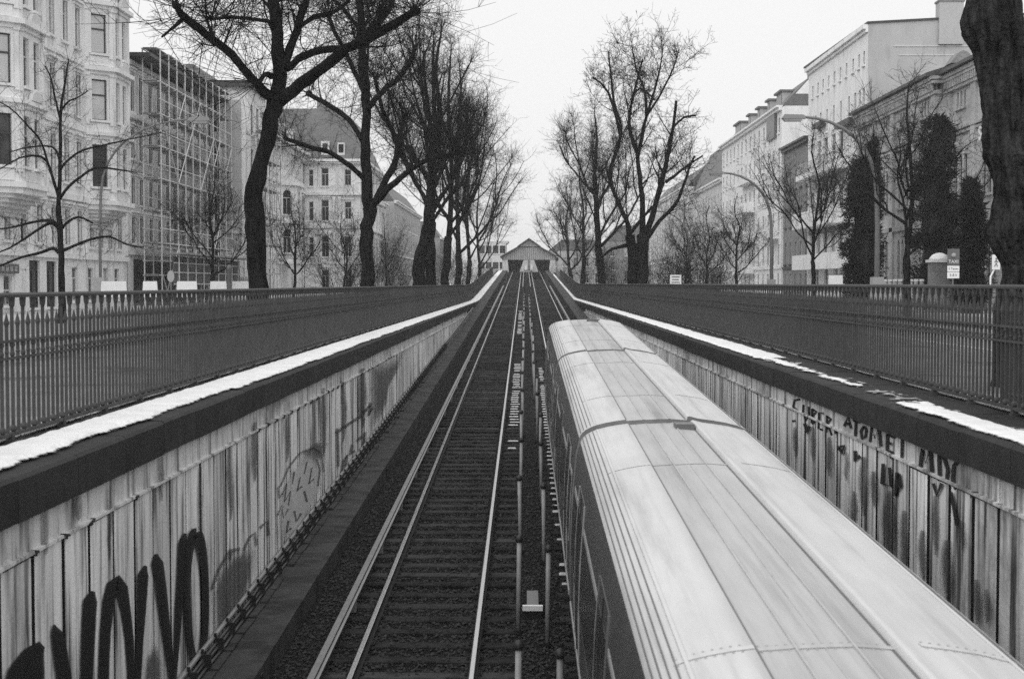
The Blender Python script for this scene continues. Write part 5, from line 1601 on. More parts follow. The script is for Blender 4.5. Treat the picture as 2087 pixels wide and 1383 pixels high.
# great left tree
TL1 = [px_limb([(525, 592, 20), (526, 520, 20), (521, 440, 21), (518, 385, 19), (540, 310, 15), (553, 240, 16), (562, 196, 19)], 40, 0, True),
       px_limb([(560, 205, 13), (524, 172, 9), (472, 112, 8), (422, 72, 8.5), (378, 38, 8), (360, 14, 6.5)], 40, -1.5),
       px_limb([(563, 200, 16), (570, 150, 14), (567, 90, 13), (560, 30, 12), (553, -40, 11), (556, -130, 8)], 40, 1.0),
       px_limb([(570, 205, 15), (612, 172, 13), (660, 138, 11.5), (706, 100, 10.5), (752, 80, 9), (808, 46, 9), (846, 24, 7.5)], 40, -2.0),
       px_limb([(585, 140, 8), (620, 114, 7.5), (652, 104, 7.5), (704, 97, 6.5), (742, 72, 5), (790, 20, 4), (800, -20, 3)], 40, 3.0),
       px_limb([(572, 150, 9), (592, 100, 8.5), (610, 45, 8), (628, -10, 7), (650, -80, 5)], 40, 2.0),
       px_limb([(556, 45, 4), (520, 40, 3.5), (470, 35, 3.5), (430, 40, 2.5)], 40.5, -3.0),
       px_limb([(553, 155, 7), (540, 152, 5), (528, 168, 4)], 40, -1.0),
       px_limb([(604, 60, 5), (640, 35, 5), (690, 20, 4), (730, -20, 3)], 41, 2.0),
       px_limb([(375, 35, 5), (350, 60, 3), (330, 75, 2)], 38.7, -1.0),
       px_limb([(555, -20, 6), (500, -30, 5), (430, -60, 3)], 40.5, 2.0)]
tree('plane_tree', 'great knotty tree with bent trunk nearest on the left', TL1, 101, dens=6.0, tl=(.7, 2.3), tr=.015, lev=2, kids=(4, 3), sides=14, up=.10, tip=.004, wob=.045, sec=.8)
TL2 = [px_limb([(748, 588, 14), (748, 520, 13), (748, 460, 13), (753, 422, 15)], 62, 0, True),
       px_limb([(752, 425, 11), (746, 350, 10.5), (746, 280, 10), (746, 200, 9.5), (738, 110, 8.5), (734, 20, 7.5), (728, -60, 6), (735, -130, 3.5)], 62, .5),
       px_limb([(756, 425, 9), (790, 385, 7), (838, 345, 5.5), (880, 322, 5), (915, 317, 4.5), (935, 310, 3)], 62, -2),
       px_limb([(757, 420, 9), (772, 396, 7), (798, 345, 7), (810, 308, 6), (816, 270, 5), (826, 235, 4)], 62, 2),
       px_limb([(742, 365, 5.5), (715, 338, 5), (668, 310, 5), (640, 303, 5), (582, 283, 4)], 62, -1.5),
       px_limb([(738, 285, 5.5), (712, 245, 5), (672, 215, 5), (630, 192, 5)], 62, 2),
       px_limb([(750, 222, 6), (778, 188, 5.5), (812, 158, 5), (838, 122, 5), (846, 95, 3)], 62, -1),
       px_limb([(742, 190, 5), (722, 145, 4.5), (700, 100, 4.5), (680, 60, 4), (668, 30, 4)], 62, 1.5),
       px_limb([(818, 320, 5), (800, 270, 4.5), (780, 225, 4), (765, 160, 3.5)], 63, 1.5),
       px_limb([(736, 90, 5), (770, 55, 4), (800, 10, 3.5), (815, -50, 2)], 62, 2),
       px_limb([(732, 60, 4), (700, 20, 3.5), (660, -20, 3)], 62, -2)]
tree('plane_tree', 'second left tree with one straight leader and spread knotty limbs', TL2, 102, dens=4.4, tl=(.8, 2.4), tr=.016, lev=2, kids=(4, 3), sides=10, up=.15, tip=.005, sec=.8)

def gen_limbs(base, H, fork, r, seed, spread=.42, n=6, lean=(0, 0), leader=True, sub=2, droop=0.0):
    rnd = random.Random(seed)
    limbs = []
    b = Vector(base)
    top = b + Vector((lean[0], lean[1], H))
    pts = [b - Vector((0, 0, .15))]; rs = [r * 1.3]
    for i in range(1, 4):
        f = i / 3
        pts.append(b + Vector((lean[0] * f * .4 + rnd.uniform(-.12, .12), rnd.uniform(-.12, .12), fork * f))); rs.append(r * (1 - .12 * f))
    limbs.append((pts, rs))
    f0 = pts[-1]
    if leader:
        p = [f0 + Vector((0, 0, -.2)), f0.lerp(top, .3) + rvec(rnd) * .25, f0.lerp(top, .55) + rvec(rnd) * .35, f0.lerp(top, .8) + rvec(rnd) * .35, top]
        limbs.append((p, [r * .72, r * .55, r * .42, r * .28, r * .1]))
    for k in range(n):
        az = 2 * math.pi * (k + rnd.uniform(-.3, .3)) / n
        f = rnd.uniform(.0, .55) if k else 0
        s = f0.lerp(top, f * .8) if leader else f0
        ln = (H - fork) * rnd.uniform(.55, .85) * (1 - .45 * f)
        out = spread * rnd.uniform(.7, 1.3)
        d0 = Vector((math.cos(az) * out * 1.5, math.sin(az) * out * 1.5, .8)).normalized()
        d1 = Vector((math.cos(az) * out * .7, math.sin(az) * out * .7, 1.0 - droop)).normalized()
        p = [s.copy()]; m_ = 5
        for i in range(m_):
            d = d0.lerp(d1, i / (m_ - 1)) + rvec(rnd) * .22
            p.append(p[-1] + d.normalized() * ln / m_)
        rr = r * rnd.uniform(.34, .48) * (1 - .4 * f)
        limbs.append((p, [rr * (1 - .16 * i) for i in range(m_ + 1)]))
        for q in range(sub):
            i = rnd.choice((1, 2, 3)); a = p[i]
            dd = ((p[i + 1] - p[i]).normalized() + rvec(rnd) * .75 + Vector((0, 0, .25))).normalized()
            l2 = ln * rnd.uniform(.28, .5)
            pp = [a, a + dd * l2 * .35 + rvec(rnd) * .1, a + dd * l2 * .7 + Vector((0, 0, l2 * .1)) + rvec(rnd) * .15, a + dd * l2 + Vector((0, 0, l2 * .25))]
            limbs.append((pp, [rr * .5, rr * .42, rr * .34, rr * .24]))
    return limbs

def ground_at(px, Y): 
    p = at(px, 600, Y); return Vector((p.x, Y, 0))
G1 = 'bare trees in line along the left fence'
for (px, topy, Y, r, seed, n, lean, label, fk) in (
        (849, 62, 88, .40, 201, 6, 1.6, 'leaning bare tree, third in the left line', 5.2),
        (874, 75, 101, .40, 202, 5, .4, 'stout upright bare tree, fourth in the left line', 6.0),
        (907, 95, 122, .36, 203, 6, .6, 'slim bare tree, fifth in the left line', 5.6),
        (934, 130, 142, .36, 204, 6, .1, 'bare tree leaning right, sixth in the left line', 4.6),
        (957, 210, 168, .32, 206, 6, -.3, 'smaller bare tree, seventh in the left line', 4.4),
        (980, 345, 205, .30, 205, 6, -.6, 'last small bare tree of the left line before the station', 3.6)):
    b = ground_at(px, Y); H = (578 - topy) / F * Y + EYE
    tree('plane_tree', label, gen_limbs(b, H, fk, r, seed, .40 if Y < 130 else .30, n, (lean, 0), sub=3), seed, dens=3.2, tl=(.8, 2.2), tr=.018, lev=2, kids=(4, 2), group=G1, up=.2, tip=.006, sides=8)
# twin-stemmed tree on the right
TR2 = [px_limb([(1289, 577, 10), (1289, 520, 10), (1284, 480, 10)], 97, 0, True),
       px_limb([(1308, 577, 12), (1309, 520, 12), (1309, 480, 13)], 97, .8, True),
       px_limb([(1284, 485, 9), (1276, 448, 7.5), (1258, 405, 6.5), (1243, 362, 6), (1256, 310, 5.5), (1266, 262, 5), (1252, 210, 4), (1246, 160, 3), (1240, 105, 2)], 97, -1),
       px_limb([(1266, 280, 4.5), (1252, 228, 4), (1240, 190, 3.5), (1222, 168, 3), (1208, 158, 3)], 96.5, -1),
       px_limb([(1309, 485, 11), (1310, 420, 8.5), (1304, 360, 7.5), (1298, 310, 6.5), (1282, 255, 5), (1290, 200, 4), (1310, 120, 2)], 97.8, 1),
       px_limb([(1300, 320, 6), (1312, 262, 5.5), (1318, 225, 4.5), (1312, 180, 3.5), (1296, 140, 2.5), (1288, 92, 1.5)], 98, 1),
       px_limb([(1316, 245, 4.5), (1332, 190, 3.5), (1345, 140, 2.5), (1352, 90, 1.5)], 98, 0),
       px_limb([(1316, 240, 4), (1345, 195, 3.2), (1372, 140, 2.6), (1384, 100, 1.5)], 98, 2),
       px_limb([(1312, 485, 10), (1328, 445, 9), (1344, 390, 8.5), (1356, 340, 7), (1366, 290, 5.5), (1372, 255, 5), (1378, 205, 4)], 98, -1.5),
       px_limb([(1370, 262, 4), (1394, 240, 3.5), (1418, 236, 3)], 96.5, -1),
       px_limb([(1318, 488, 7), (1345, 450, 6), (1378, 415, 5), (1392, 380, 4.5), (1404, 345, 4), (1416, 318, 3)], 97.5, 1.5),
       px_limb([(1357, 372, 5), (1385, 350, 4), (1412, 330, 3), (1432, 318, 2.5)], 97, -1.5),
       px_limb([(1280, 500, 7), (1255, 505, 5), (1236, 515, 4), (1220, 535, 3)], 97, -1.5),
       px_limb([(1283, 478, 6), (1305, 450, 5), (1330, 420, 3.5)], 96.5, -1),
       px_limb([(1285, 205, 3.5), (1305, 180, 3), (1335, 205, 2.5)], 98, 0)]
TR2 = TR2[:2] + [(p, [q * .66 for q in r]) for p, r in TR2[2:]]
tree('plane_tree', 'tall twin-stemmed bare tree standing clear on the right', TR2, 301, dens=3.4, tl=(.7, 1.7), tr=.018, lev=2, kids=(4, 3), sides=9, up=.2, tip=.007, sec=1.0, crown_first=2, knob=False)
G2 = 'bare trees in line along the right fence'
for (px, topy, Y, r, seed, n, lean, label, fk, sp) in (
        (1227, 225, 138, .42, 302, 7, -.8, 'bare tree just left of the twin-stemmed one', 5.0, .5),
        (1191, 330, 176, .30, 303, 6, -.4, 'smaller bare tree second from the station on the right', 4.5, .42),
        (1167, 385, 215, .34, 304, 6, -1.0, 'bare forked tree nearest the station on the right', 3.6, .5)):
    b = ground_at(px, Y); H = (578 - topy) / F * Y + EYE
    tree('plane_tree', label, gen_limbs(b, H, fk, r, seed, sp, n, (lean, 0), sub=3), seed, dens=3.2, tl=(.8, 2.2), tr=.020, lev=2, kids=(4, 3), group=G2, up=.22, tip=.007, sides=8)

# the huge near trunk at the right edge
def near_trunk():
    Y = 22.4
    spec = [(2093, 640, 54), (2095, 585, 48), (2092, 540, 48), (2084, 500, 57), (2082, 470, 66), (2083, 440, 60), (2078, 400, 50), (2072, 350, 51), (2066, 320, 56), (2060, 290, 50), (2052, 230, 45), (2047, 180, 45),
            (2040, 120, 50), (2030, 70, 58), (2024, 45, 57), (2024, 10, 50), (2030, -40, 46), (2040, -120, 42)]
    t = thing('plane_tree', 'huge dark burled trunk at the right edge of the view', 'tree', (at(2093, 600, Y).x, Y, 0))
    P, r = px_limb(spec, Y); P.insert(0, Vector((P[0].x, Y, -.15))); r.insert(0, r[0] * 1.2)
    sp, ro = spline(P, r, 16)
    m = MB(); sides = 150
    n = len(sp)
    for i in range(n):
        for k in range(sides):
            a = 2 * math.pi * k / sides
            c, s = math.cos(a), math.sin(a)
            q = Vector((c * 2.2, s * 2.2, sp[i].z * 1.1))
            dsp = 1 + .17 * noise.noise(q) + .15 * noise.noise(q * 2.7) + .035 * noise.noise(Vector((c * 14, s * 14, sp[i].z * 5)))
            rid = .05 * abs(noise.noise(Vector((c * 17, s * 17, sp[i].z * 2.6)))) + .03 * noise.noise(Vector((c * 40, s * 40, sp[i].z * 9)))
            rr = ro[i] * (dsp + rid)
            m.v.append((sp[i].x + c * rr, sp[i].y + s * rr, sp[i].z))
    for i in range(n - 1):
        for k in range(sides):
            j = (k + 1) % sides
            m.f.append((i * sides + k, i * sides + j, (i + 1) * sides + j, (i + 1) * sides + k))
    m.build('trunk', M['barkbig'], t, True)
    cr = MB(); rnd = random.Random(8); top = sp[-1]
    w = MB()
    for k in range(5):
        az = k * 1.3 + .4
        d = Vector((math.cos(az) * .8, math.sin(az) * .8, 1)).normalized()
        pts = [top - Vector((0, 0, .3)), top + d * 1.5, top + d * 3 + Vector((0, 0, .6)), top + d * 4.6 + Vector((0, 0, 1.6))]
        w.tube(pts, [.22, .17, .12, .06], 8)
        for q in range(14):
            twig(cr, pts[rnd.choice((2, 3))], d + rvec(rnd), rnd.uniform(.8, 2), .014, rnd, 2)
    w.build('limb', M['bark'], t, True); cr.build('crown', M['twig'], t)
near_trunk()

# young street trees by the pavements
YT = [px_limb([(126, 590, 7), (125, 530, 6.5), (123, 480, 6), (119, 420, 5.5)], 58, 0, True),
      px_limb([(119, 425, 5), (122, 360, 4), (123, 290, 3.5), (124, 225, 3), (132, 170, 2.2), (140, 120, 1.2)], 58, .4),
      px_limb([(119, 515, 4), (108, 506, 3.5), (85, 514, 3), (45, 524, 2.5), (0, 542, 1.8), (-40, 560, 1)], 58, -1),
      px_limb([(120, 470, 4), (108, 450, 3.5), (70, 452, 2.6), (30, 462, 2), (-15, 468, 1.2)], 58, 1),
      px_limb([(120, 465, 3.5), (100, 455, 3), (60, 480, 2.4), (20, 505, 1.8), (-20, 520, 1)], 58, -1.2),
      px_limb([(127, 512, 3.5), (148, 502, 3), (185, 488, 2.6), (222, 482, 2.2), (258, 498, 1.6), (290, 505, 1)], 58, -.8),
      px_limb([(124, 470, 3.5), (135, 455, 3), (160, 442, 2.4), (190, 455, 1.6)], 58, 1),
      px_limb([(122, 405, 3.5), (140, 380, 3), (165, 360, 2.6), (195, 342, 2.2), (235, 345, 1.8), (280, 352, 1)], 58, .8),
      px_limb([(119, 400, 3.5), (108, 365, 3), (96, 330, 2.6), (76, 318, 2.4), (40, 322, 1.8), (0, 345, 1)], 58, -1),
      px_limb([(121, 350, 3), (135, 330, 2.6), (165, 308, 2.2), (210, 296, 1.8), (260, 285, 1.2), (330, 270, .8)], 58, 1.2),
      px_limb([(100, 340, 2.6), (84, 290, 2.2), (60, 260, 1.8), (20, 220, 1.4), (-20, 200, 1)], 57.5, -.6),
      px_limb([(122, 240, 2.6), (112, 200, 2), (104, 160, 1.6), (92, 135, 1)], 58, .5),
      px_limb([(124, 228, 2.2), (138, 208, 2), (160, 198, 1.4), (180, 185, .9)], 58, -.5),
      px_limb([(122, 330, 2.6), (108, 300, 2), (60, 300, 1.5), (20, 310, 1)], 58.3, 1)]
tree('street_tree', 'young bare street tree in front of the cream bay-windowed house', YT, 401, dens=6.0, tl=(.5, 1.5), tr=.012, lev=2, kids=(3, 3), sides=8, up=.05, tip=.004, t0=.1, knob=False, tmat='twigfar', wob=.03)
G3 = 'young street trees along the pavements'
for (px, topy, Y, r, seed, label, sp) in (
        (430, 350, 84, .14, 402, 'young bare tree in front of the scaffold', .55),
        (600, 400, 112, .13, 403, 'young bare tree in front of the ornate pale house', .5),
        (706, 425, 150, .15, 404, 'young bare tree beside the second big left trunk', .5),
        (788, 440, 200, .16, 405, 'far young tree between the second and third left trunks', .5),
        (1850, 175, 68, .19, 406, 'bare tree in front of the brick hall between dark conifers', .55),
        (1655, 255, 92, .16, 407, 'young bare tree in front of the tall white house', .5),
        (1497, 395, 128, .16, 408, 'young bare tree in front of the long white house', .55),
        (1440, 420, 160, .17, 409, 'far young bare tree left of the long white house', .55),
        (1400, 430, 190, .17, 410, 'farthest young bare tree on the right pavement', .55)):
    b = ground_at(px, Y); H = (578 - topy) / F * Y + EYE
    tree('street_tree', label, gen_limbs(b, H, H * .26, r, seed, sp, 8, (random.Random(seed).uniform(-.4, .4), 0), sub=3), seed, dens=3.6, tl=(.5, 1.5), tr=.014, lev=2, kids=(3, 3), group=G3, sides=6, up=.12, tip=.006, knob=False, tmat='twigfar')

# dark conifers before the brick hall
def conifer(px, topy, wpx, Y, seed, label, squat=1.0):
    rnd = random.Random(seed)
    b = ground_at(px, Y); H = (578 - topy) / F * Y + EYE; R0 = wpx / F * Y / 2
    t = thing('conifer_tree', label, 'tree', b, 'dark conifers before the brick hall')
    m = MB(); m.tube([b - Vector((0, 0, .1)), b + Vector((0, 0, H * .5)), b + Vector((0, 0, H * .95))], [.16, .1, .03], 6); m.build('trunk', M['bark'], t)
    c = MB()
    def prof(f): return (min(1, f * 9) ** .5) * max(.02, 1 - max(0, f - .5) ** 2 / .26) ** .5 if squat == 1 else (min(1, f * 7) ** .5) * (1 - f ** 2.2 * .9)
    core = MB(); rows_ = 18
    for i in range(rows_ + 1):
        f = i / rows_
        for k in range(14):
            az = 2 * math.pi * k / 14
            rr = R0 * prof(max(.02, f)) * .60 * (1 + .45 * noise.noise(Vector((math.cos(az) * 1.6, math.sin(az) * 1.6, f * H * .45 + seed))))
            core.v.append((b.x + math.cos(az) * rr, b.y + math.sin(az) * rr, b.z + f * H * .96))
    for i in range(rows_):
        for k in range(14):
            j = (k + 1) % 14; core.f.append((i * 14 + k, i * 14 + j, (i + 1) * 14 + j, (i + 1) * 14 + k))
    core.build('inner_foliage', M['conifer'], t)
    for q in range(150):
        f = rnd.random() ** .9; az = rnd.uniform(0, 6.283)
        lump = 1 + .45 * noise.noise(Vector((math.cos(az) * 1.6, math.sin(az) * 1.6, f * H * .45 + seed)))
        rr = R0 * prof(f) * lump * rnd.uniform(.55, 1.02)
        cc = b + Vector((math.cos(az) * rr, math.sin(az) * rr, f * H)); cr = rnd.uniform(.28, .62) * min(1, .4 + prof(f)); droop = rnd.uniform(-.25, .5)
        for k in range(78):
            p = cc + rvec(rnd) * cr * rnd.random() ** .5
            d = (Vector((math.cos(az), math.sin(az), droop)) * .8 + rvec(rnd) * .7).normalized()
            sd = rvec(rnd).cross(d)
            if sd.length < .1: continue
            sd.normalize(); L = rnd.uniform(.15, .5); w = rnd.uniform(.025, .07)
            c.quad(p - sd * w * .4, p + sd * w * .4, p + d * L * .6 + sd * w, p + d * L)
    c.build('crown', M['conifer'], t)
conifer(1757, 318, 66, 94, 1, 'rounded dark conifer beside the tall street lamp')
conifer(1905, 245, 92, 80, 2, 'tallest dark conifer in the middle of the brick hall')
conifer(1978, 372, 52, 72, 3, 'slender dark conifer next to the huge trunk', 2)
conifer(1775, 285, 26, 100, 4, 'thin dark conifer tip behind the rounded one', 2)

# bare shrubs
for (px, topy, Y, seed, label) in ((1345, 500, 112, 1, 'dense bare shrub right of the twin stems'), (1385, 490, 120, 2, 'dense bare shrub left of the small notice board'), (1430, 500, 126, 3, 'dense bare shrub below the far white house'),
                                   (1255, 510, 170, 4, 'bare shrub between two right trunks'), (1465, 520, 118, 5, 'low bare shrub left of the second lamp'), (810, 520, 150, 6, 'bare shrub left of the third trunk'), (690, 500, 122, 7, 'bare shrub left of the second big trunk'), (1140, 540, 240, 8, 'low shrub at the right foot of the station'), (892, 505, 178, 9, 'bare shrub behind the fourth left trunk'), (925, 510, 190, 10, 'bare shrub behind the fifth left trunk'), (952, 525, 215, 11, 'bare shrub behind the seventh left trunk'), (995, 545, 245, 12, 'low shrub at the left foot of the station'), (775, 480, 175, 13, 'tall bare shrub right of the second big trunk'), (735, 500, 160, 14, 'bare shrub behind the second big trunk'), (1205, 520, 210, 15, 'bare shrub between the two smallest right trees')):
    b = ground_at(px, Y); rnd = random.Random(seed); H = (578 - topy) / F * Y + EYE
    t = thing('bare_shrub', label, 'shrub', b, 'bare winter shrubs')
    m = MB()
    for k in range(46):
        az = rnd.uniform(0, 6.28); o = rnd.uniform(.1, .8)
        twig(m, b + Vector((math.cos(az) * o, math.sin(az) * o, -.05)), Vector((math.cos(az) * .5, math.sin(az) * .5, 1)), H * rnd.uniform(.55, 1.05), .022, rnd, 2, up=.2, kids=(4, 4), tip=.006)
    m.build('branches', M['twig'], t)

# ------------------------------------------------------------------ street lamps, signs and boards
def arc_lamp(base, head, label, r=.12):
    """base on the ground, head = lamp end; the mast rises and bends over in a quarter arc"""
    t = thing('street_lamp', label, 'street lamp', base, 'arched street lamps')
    H = head.z; d = head.x - base.x
    pts = [base, base + Vector((0, 0, H * .45)), base + Vector((d * .015, 0, H * .62))]
    for k in range(1, 9):
        a = math.pi / 2 * k / 8
        pts.append(Vector((base.x + d * (.02 + .98 * (1 - math.cos(a))), lerp(base.y, head.y, k / 8), H * .62 + (H * .38) * math.sin(a) ** .9)))
    m = MB(); m.tube(pts, [r * 1.25, r * 1.05] + [lerp(r, r * .55, k / 8) for k in range(9)], 8); m.build('mast', M['lamp'], t, True)
    m = MB(); s = 1 if d > 0 else -1
    e = pts[-1]
    m.hexa([(e.x - s * .25, e.y - .16, e.z - .10), (e.x + s * .95, e.y - .2, e.z - .10), (e.x + s * .95, e.y + .2, e.z - .10), (e.x - s * .25, e.y + .16, e.z - .10),
            (e.x - s * .15, e.y - .06, e.z + .10), (e.x + s * .8, e.y - .1, e.z + .12), (e.x + s * .8, e.y + .1, e.z + .12), (e.x - s * .15, e.y + .06, e.z + .10)]); hd = m.build('lamp_head', M['lamp'], t)
    m = MB(); m.hexa([(e.x + s * .0, e.y - .12, e.z - .24), (e.x + s * .8, e.y - .12, e.z - .24), (e.x + s * .8, e.y + .12, e.z - .24), (e.x + s * .0, e.y + .12, e.z - .24),
            (e.x - s * .1, e.y - .15, e.z - .104), (e.x + s * .9, e.y - .17, e.z - .104), (e.x + s * .9, e.y + .17, e.z - .104), (e.x - s * .1, e.y + .15, e.z - .104)]); m.build('diffuser', M['lamp_glass'], hd)
    m = MB(); m.box(base.x - .28, base.x + .28, base.y - .28, base.y + .28, -.05, 1.95); m.build('base_box', M['boardgrey'], t)
b = ground_at(1787, 71); h = at(1632, 238, 71); arc_lamp(b, h, 'tall arched lamp in front of the rounded conifer, right side')
b = ground_at(1572, 107); h = at(1470, 352, 107); arc_lamp(b, h, 'second arched lamp, in front of the long white house')
b = ground_at(1405, 160); h = at(1338, 430, 160); arc_lamp(b, h, 'farthest arched lamp among the right shrubs')
b = ground_at(205, 74); h = at(392, 243, 74); arc_lamp(b, h, 'pale arched lamp in front of the scaffold, left side', .07)

def board(px, py, w, h, Y, label, tilt=0.0, mat='white', lines=0, group=None, legs=True):
    c = at(px, py, Y); W = w / F * Y; Hh = h / F * Y
    t = thing('white_board', label, 'board', (c.x, Y, 0), group)
    m = MB(); m.hexa([(c.x - W / 2 - tilt, Y - .02, c.z - Hh / 2), (c.x + W / 2 + tilt, Y - .02, c.z - Hh / 2), (c.x + W / 2 + tilt, Y + .02, c.z - Hh / 2), (c.x - W / 2 - tilt, Y + .02, c.z - Hh / 2),
                      (c.x - W / 2, Y - .02, c.z + Hh / 2), (c.x + W / 2, Y - .02, c.z + Hh / 2), (c.x + W / 2, Y + .02, c.z + Hh / 2), (c.x - W / 2, Y + .02, c.z + Hh / 2)])
    m.build('panel', M[mat], t)
    for s in (-1, 1):
        m = MB(); x = c.x + s * W * .36; m.box(x - .03, x + .03, Y + .025, Y + .085, -.05, c.z + Hh * .4); m.build('leg', M['boardgrey'], t)
    for k in range(lines):
        m = MB(); z = c.z + Hh * (.3 - .28 * k); m.box(c.x - W * (.36 - .05 * (k % 2)), c.x + W * (.36 - .1 * (k % 2)), Y - .026, Y - .021, z - .035, z + .035); m.build('text_line', M['signdark'], t)
    return t
GB = 'white boards above the left fence'
ordl = ('widest white board, leftmost above the left fence', 'small white board, second from the left above the fence', 'white board in front of the dark boards, third from the left', 'white board by the slim street tree, fourth from the left', 'white board against the great left trunk, fifth from the left')
for (px, w, Y, lab) in ((232, 50, 60, ordl[0]), (306, 28, 65.5, ordl[1]), (381, 40, 72, ordl[2]), (445, 32, 79, ordl[3]), (490, 32, 86, ordl[4])):
    board(px, 589, w, 32, Y, lab, .05, group=GB)
board(1703, 574, 28, 26, 78, 'blank white board above the right fence', .02)
board(1377, 570, 23, 20, 96, 'white notice board with lines of text above the right fence', 0, lines=3)

def text_part(body, size, mw, mat, par, name='lettering'):
    cu = bpy.data.curves.new(name, 'FONT'); cu.body = body; cu.size = size; cu.align_x = 'CENTER'; cu.align_y = 'CENTER'; cu.extrude = .003
    tmp = bpy.data.objects.new('tmp', cu); col.objects.link(tmp)
    dg = bpy.context.evaluated_depsgraph_get()
    me = bpy.data.meshes.new_from_object(tmp.evaluated_get(dg)); bpy.data.objects.remove(tmp)
    me.materials.clear(); me.materials.append(M[mat])
    return link(name, me, par, mw)
# taxi rank sign
Y = 60.0; c = at(1943, 540, Y)
t = thing('taxi_sign', 'taxi rank sign with dark top plate and two white plates on a post', 'sign', (c.x, Y, 0))
m = MB(); m.tube([Vector((c.x, Y + .06, -.05)), Vector((c.x, Y + .06, 3.1))], .035, 8); m.build('post', M['lamp'], t)
z1 = at(1943, 507, Y).z; z2 = at(1943, 541, Y).z; z3 = at(1943, 554, Y).z; z4 = at(1943, 567, Y).z
hw = .25
for (a, b2, mat) in ((z2 + .01, z1, 'signdark'), (z3 + .01, z2 - .01, 'white'), (z4, z3 - .01, 'white')):
    m = MB(); m.box(c.x - hw, c.x + hw, Y - .015, Y + .015, a, b2); m.build('plate', M[mat], t)
RX = Matrix.Rotation(math.pi / 2, 4, 'X')
text_part('TAXI', .19, Matrix.Translation((c.x, Y - .02, z2 + .16)) @ RX, 'white', t)
text_part('5 Taxen', .125, Matrix.Translation((c.x, Y - .02, (z2 + z3) / 2)) @ RX, 'signdark', t)
text_part('5-8 h', .15, Matrix.Translation((c.x, Y - .02, (z3 + z4) / 2)) @ RX, 'signdark', t)
m = MB(); m.lathe((c.x, Y - .02, z1 - .27), [(.01, -.10), (.09, -.06), (.10, .0), (.09, .06), (.01, .10)], 10); m.build('emblem', M['boardgrey'], t)
# footpath sign
Y = 58.0; c = at(2030, 534, Y)
t = thing('footpath_sign', 'small white plate with walking figure beside the huge trunk', 'sign', (c.x - .2, Y, 0))
m = MB(); m.tube([Vector((c.x - .2, Y + .05, -.05)), Vector((c.x - .2, Y + .05, 1.9)), Vector((c.x - .05, Y + .05, 2.2))], .035, 8); m.build('post', M['white'], t)
m = MB(); m.box(c.x - .16, c.x + .16, Y - .015, Y + .015, c.z - .3, c.z + .3); m.build('plate', M['white'], t)
m = MB()
m.lathe((c.x, Y - .03, c.z + .14), [(.01, -.04), (.035, 0), (.01, .04)], 8)
for (a, b2) in (((0, .10), (0, -.04)), ((0, -.04), (-.07, -.18)), ((0, -.04), (.06, -.18)), ((0, .07), (.08, -.01)), ((0, .07), (-.07, .0))):
    m.tube([Vector((c.x + a[0], Y - .03, c.z + a[1])), Vector((c.x + b2[0], Y - .03, c.z + b2[1]))], .014, 5)
m.build('figure', M['signdark'], t)
# oval sign before the dark boards
Y = 68.0; c = at(348, 563, Y)
t = thing('oval_sign', 'pale oval sign on a thin post in front of the dark boards', 'sign', (c.x, Y, 0))
m = MB(); m.tube([Vector((c.x, Y + .05, -.05)), Vector((c.x, Y + .05, c.z + .2))], .03, 8); m.build('post', M['lamp'], t)
m = MB(); pts = [(c.x + .17 * math.cos(2 * math.pi * k / 20), c.z + .28 * math.sin(2 * math.pi * k / 20)) for k in range(20)]
n = len(pts); m.v = [(p[0], Y - .015, p[1]) for p in pts] + [(p[0], Y + .015, p[1]) for p in pts]
m.f = [tuple(range(n)), tuple(reversed(range(n, 2 * n)))] + [(i, (i + 1) % n, n + (i + 1) % n, n + i) for i in range(n)]
m.build('plate', M['lamp_glass'], t)
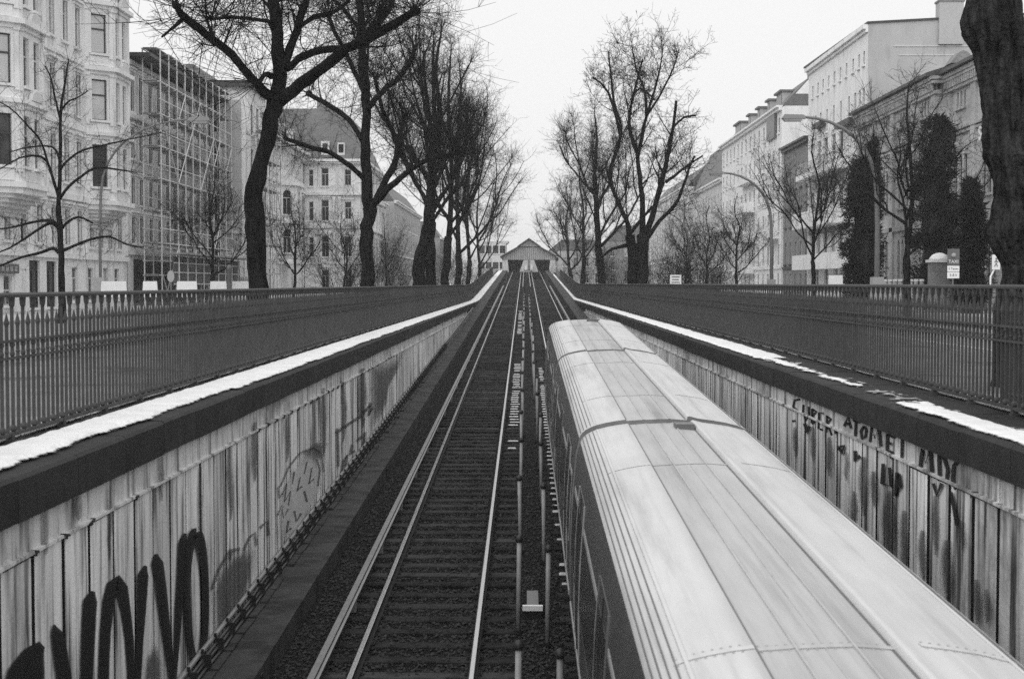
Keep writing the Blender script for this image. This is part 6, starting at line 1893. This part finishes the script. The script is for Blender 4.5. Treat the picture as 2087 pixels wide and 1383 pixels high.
# brick gate pillar with domed cap
Y = 74.0; c = at(1914, 560, Y)
t = thing('gate_pillar', 'brick gate pillar with domed stone cap beside the taxi sign', 'pillar', (c.x, Y, 0))
m = MB(); m.box(c.x - .46, c.x + .46, Y - .46, Y + .46, -.05, 2.72); m.build('shaft', M['brick_dark'], t)
m = MB(); m.box(c.x - .56, c.x + .56, Y - .56, Y + .56, 2.72, 2.86); m.build('moulding', M['st_mid'], t)
m = MB(); m.lathe((c.x, Y, 2.86), [(.54, 0), (.52, .08), (.38, .24), (.16, .34), (.02, .36)], 12); m.build('dome', M['st_mid'], t, True)
# low forecourt wall
a = at(1790, 570, 80); b = at(1893, 570, 74)
t = thing('forecourt_wall', 'low stone wall below the arched windows of the brick hall', 'wall', (a.x, 80, 0))
for k in range(9):
    x0 = lerp(a.x, b.x, k / 9); x1 = lerp(a.x, b.x, (k + 1) / 9) - .02; ya = lerp(80, 74.6, (k + .5) / 9)
    m = MB(); m.box(x0, x1, ya, ya + .35, -.05, 1.75); m.build('wall_block', M['brick_trim'], t)
    m = MB(); m.box(x0, x1 + .01, ya - .06, ya + .41, 1.752, 1.86); m.build('cap_stone', M['st_mid'], t)
# dark post on the left pavement
Y = 72.0; c = at(467, 560, Y)
t = thing('bollard_post', 'thick dark post between the white boards and the great trunk', 'post', (c.x, Y, 0))
m = MB(); m.lathe((c.x, Y, 0), [(.13, -.05), (.12, .2), (.10, .3), (.10, 2.3), (.13, 2.35), (.13, 2.45), (.05, 2.6)], 10); m.build('shaft', M['signdark'], t, True)
m = MB(); m.lathe((c.x, Y, 2.6), [(.05, 0), (.09, .05), (.07, .13), (.01, .17)], 8); m.build('finial', M['black'], t, True)

# ------------------------------------------------------------------ winter air
m = MB(); m.box(-905, 905, -155, 1505, -6.5, 32)
hz = m.build('haze', None); struct(hz, 'stuff', 'thin winter haze over the street')
hm = bpy.data.materials.new('haze'); hm.use_nodes = True
hn = hm.node_tree.nodes; hl = hm.node_tree.links; hn.clear()
ho = hn.new('ShaderNodeOutputMaterial'); hv = hn.new('ShaderNodeVolumePrincipled')
hv.inputs['Color'].default_value = (.92, .92, .92, 1); hv.inputs['Density'].default_value = 0.00040
hl.new(hv.outputs[0], ho.inputs['Volume'])
hz.data.materials.append(hm)
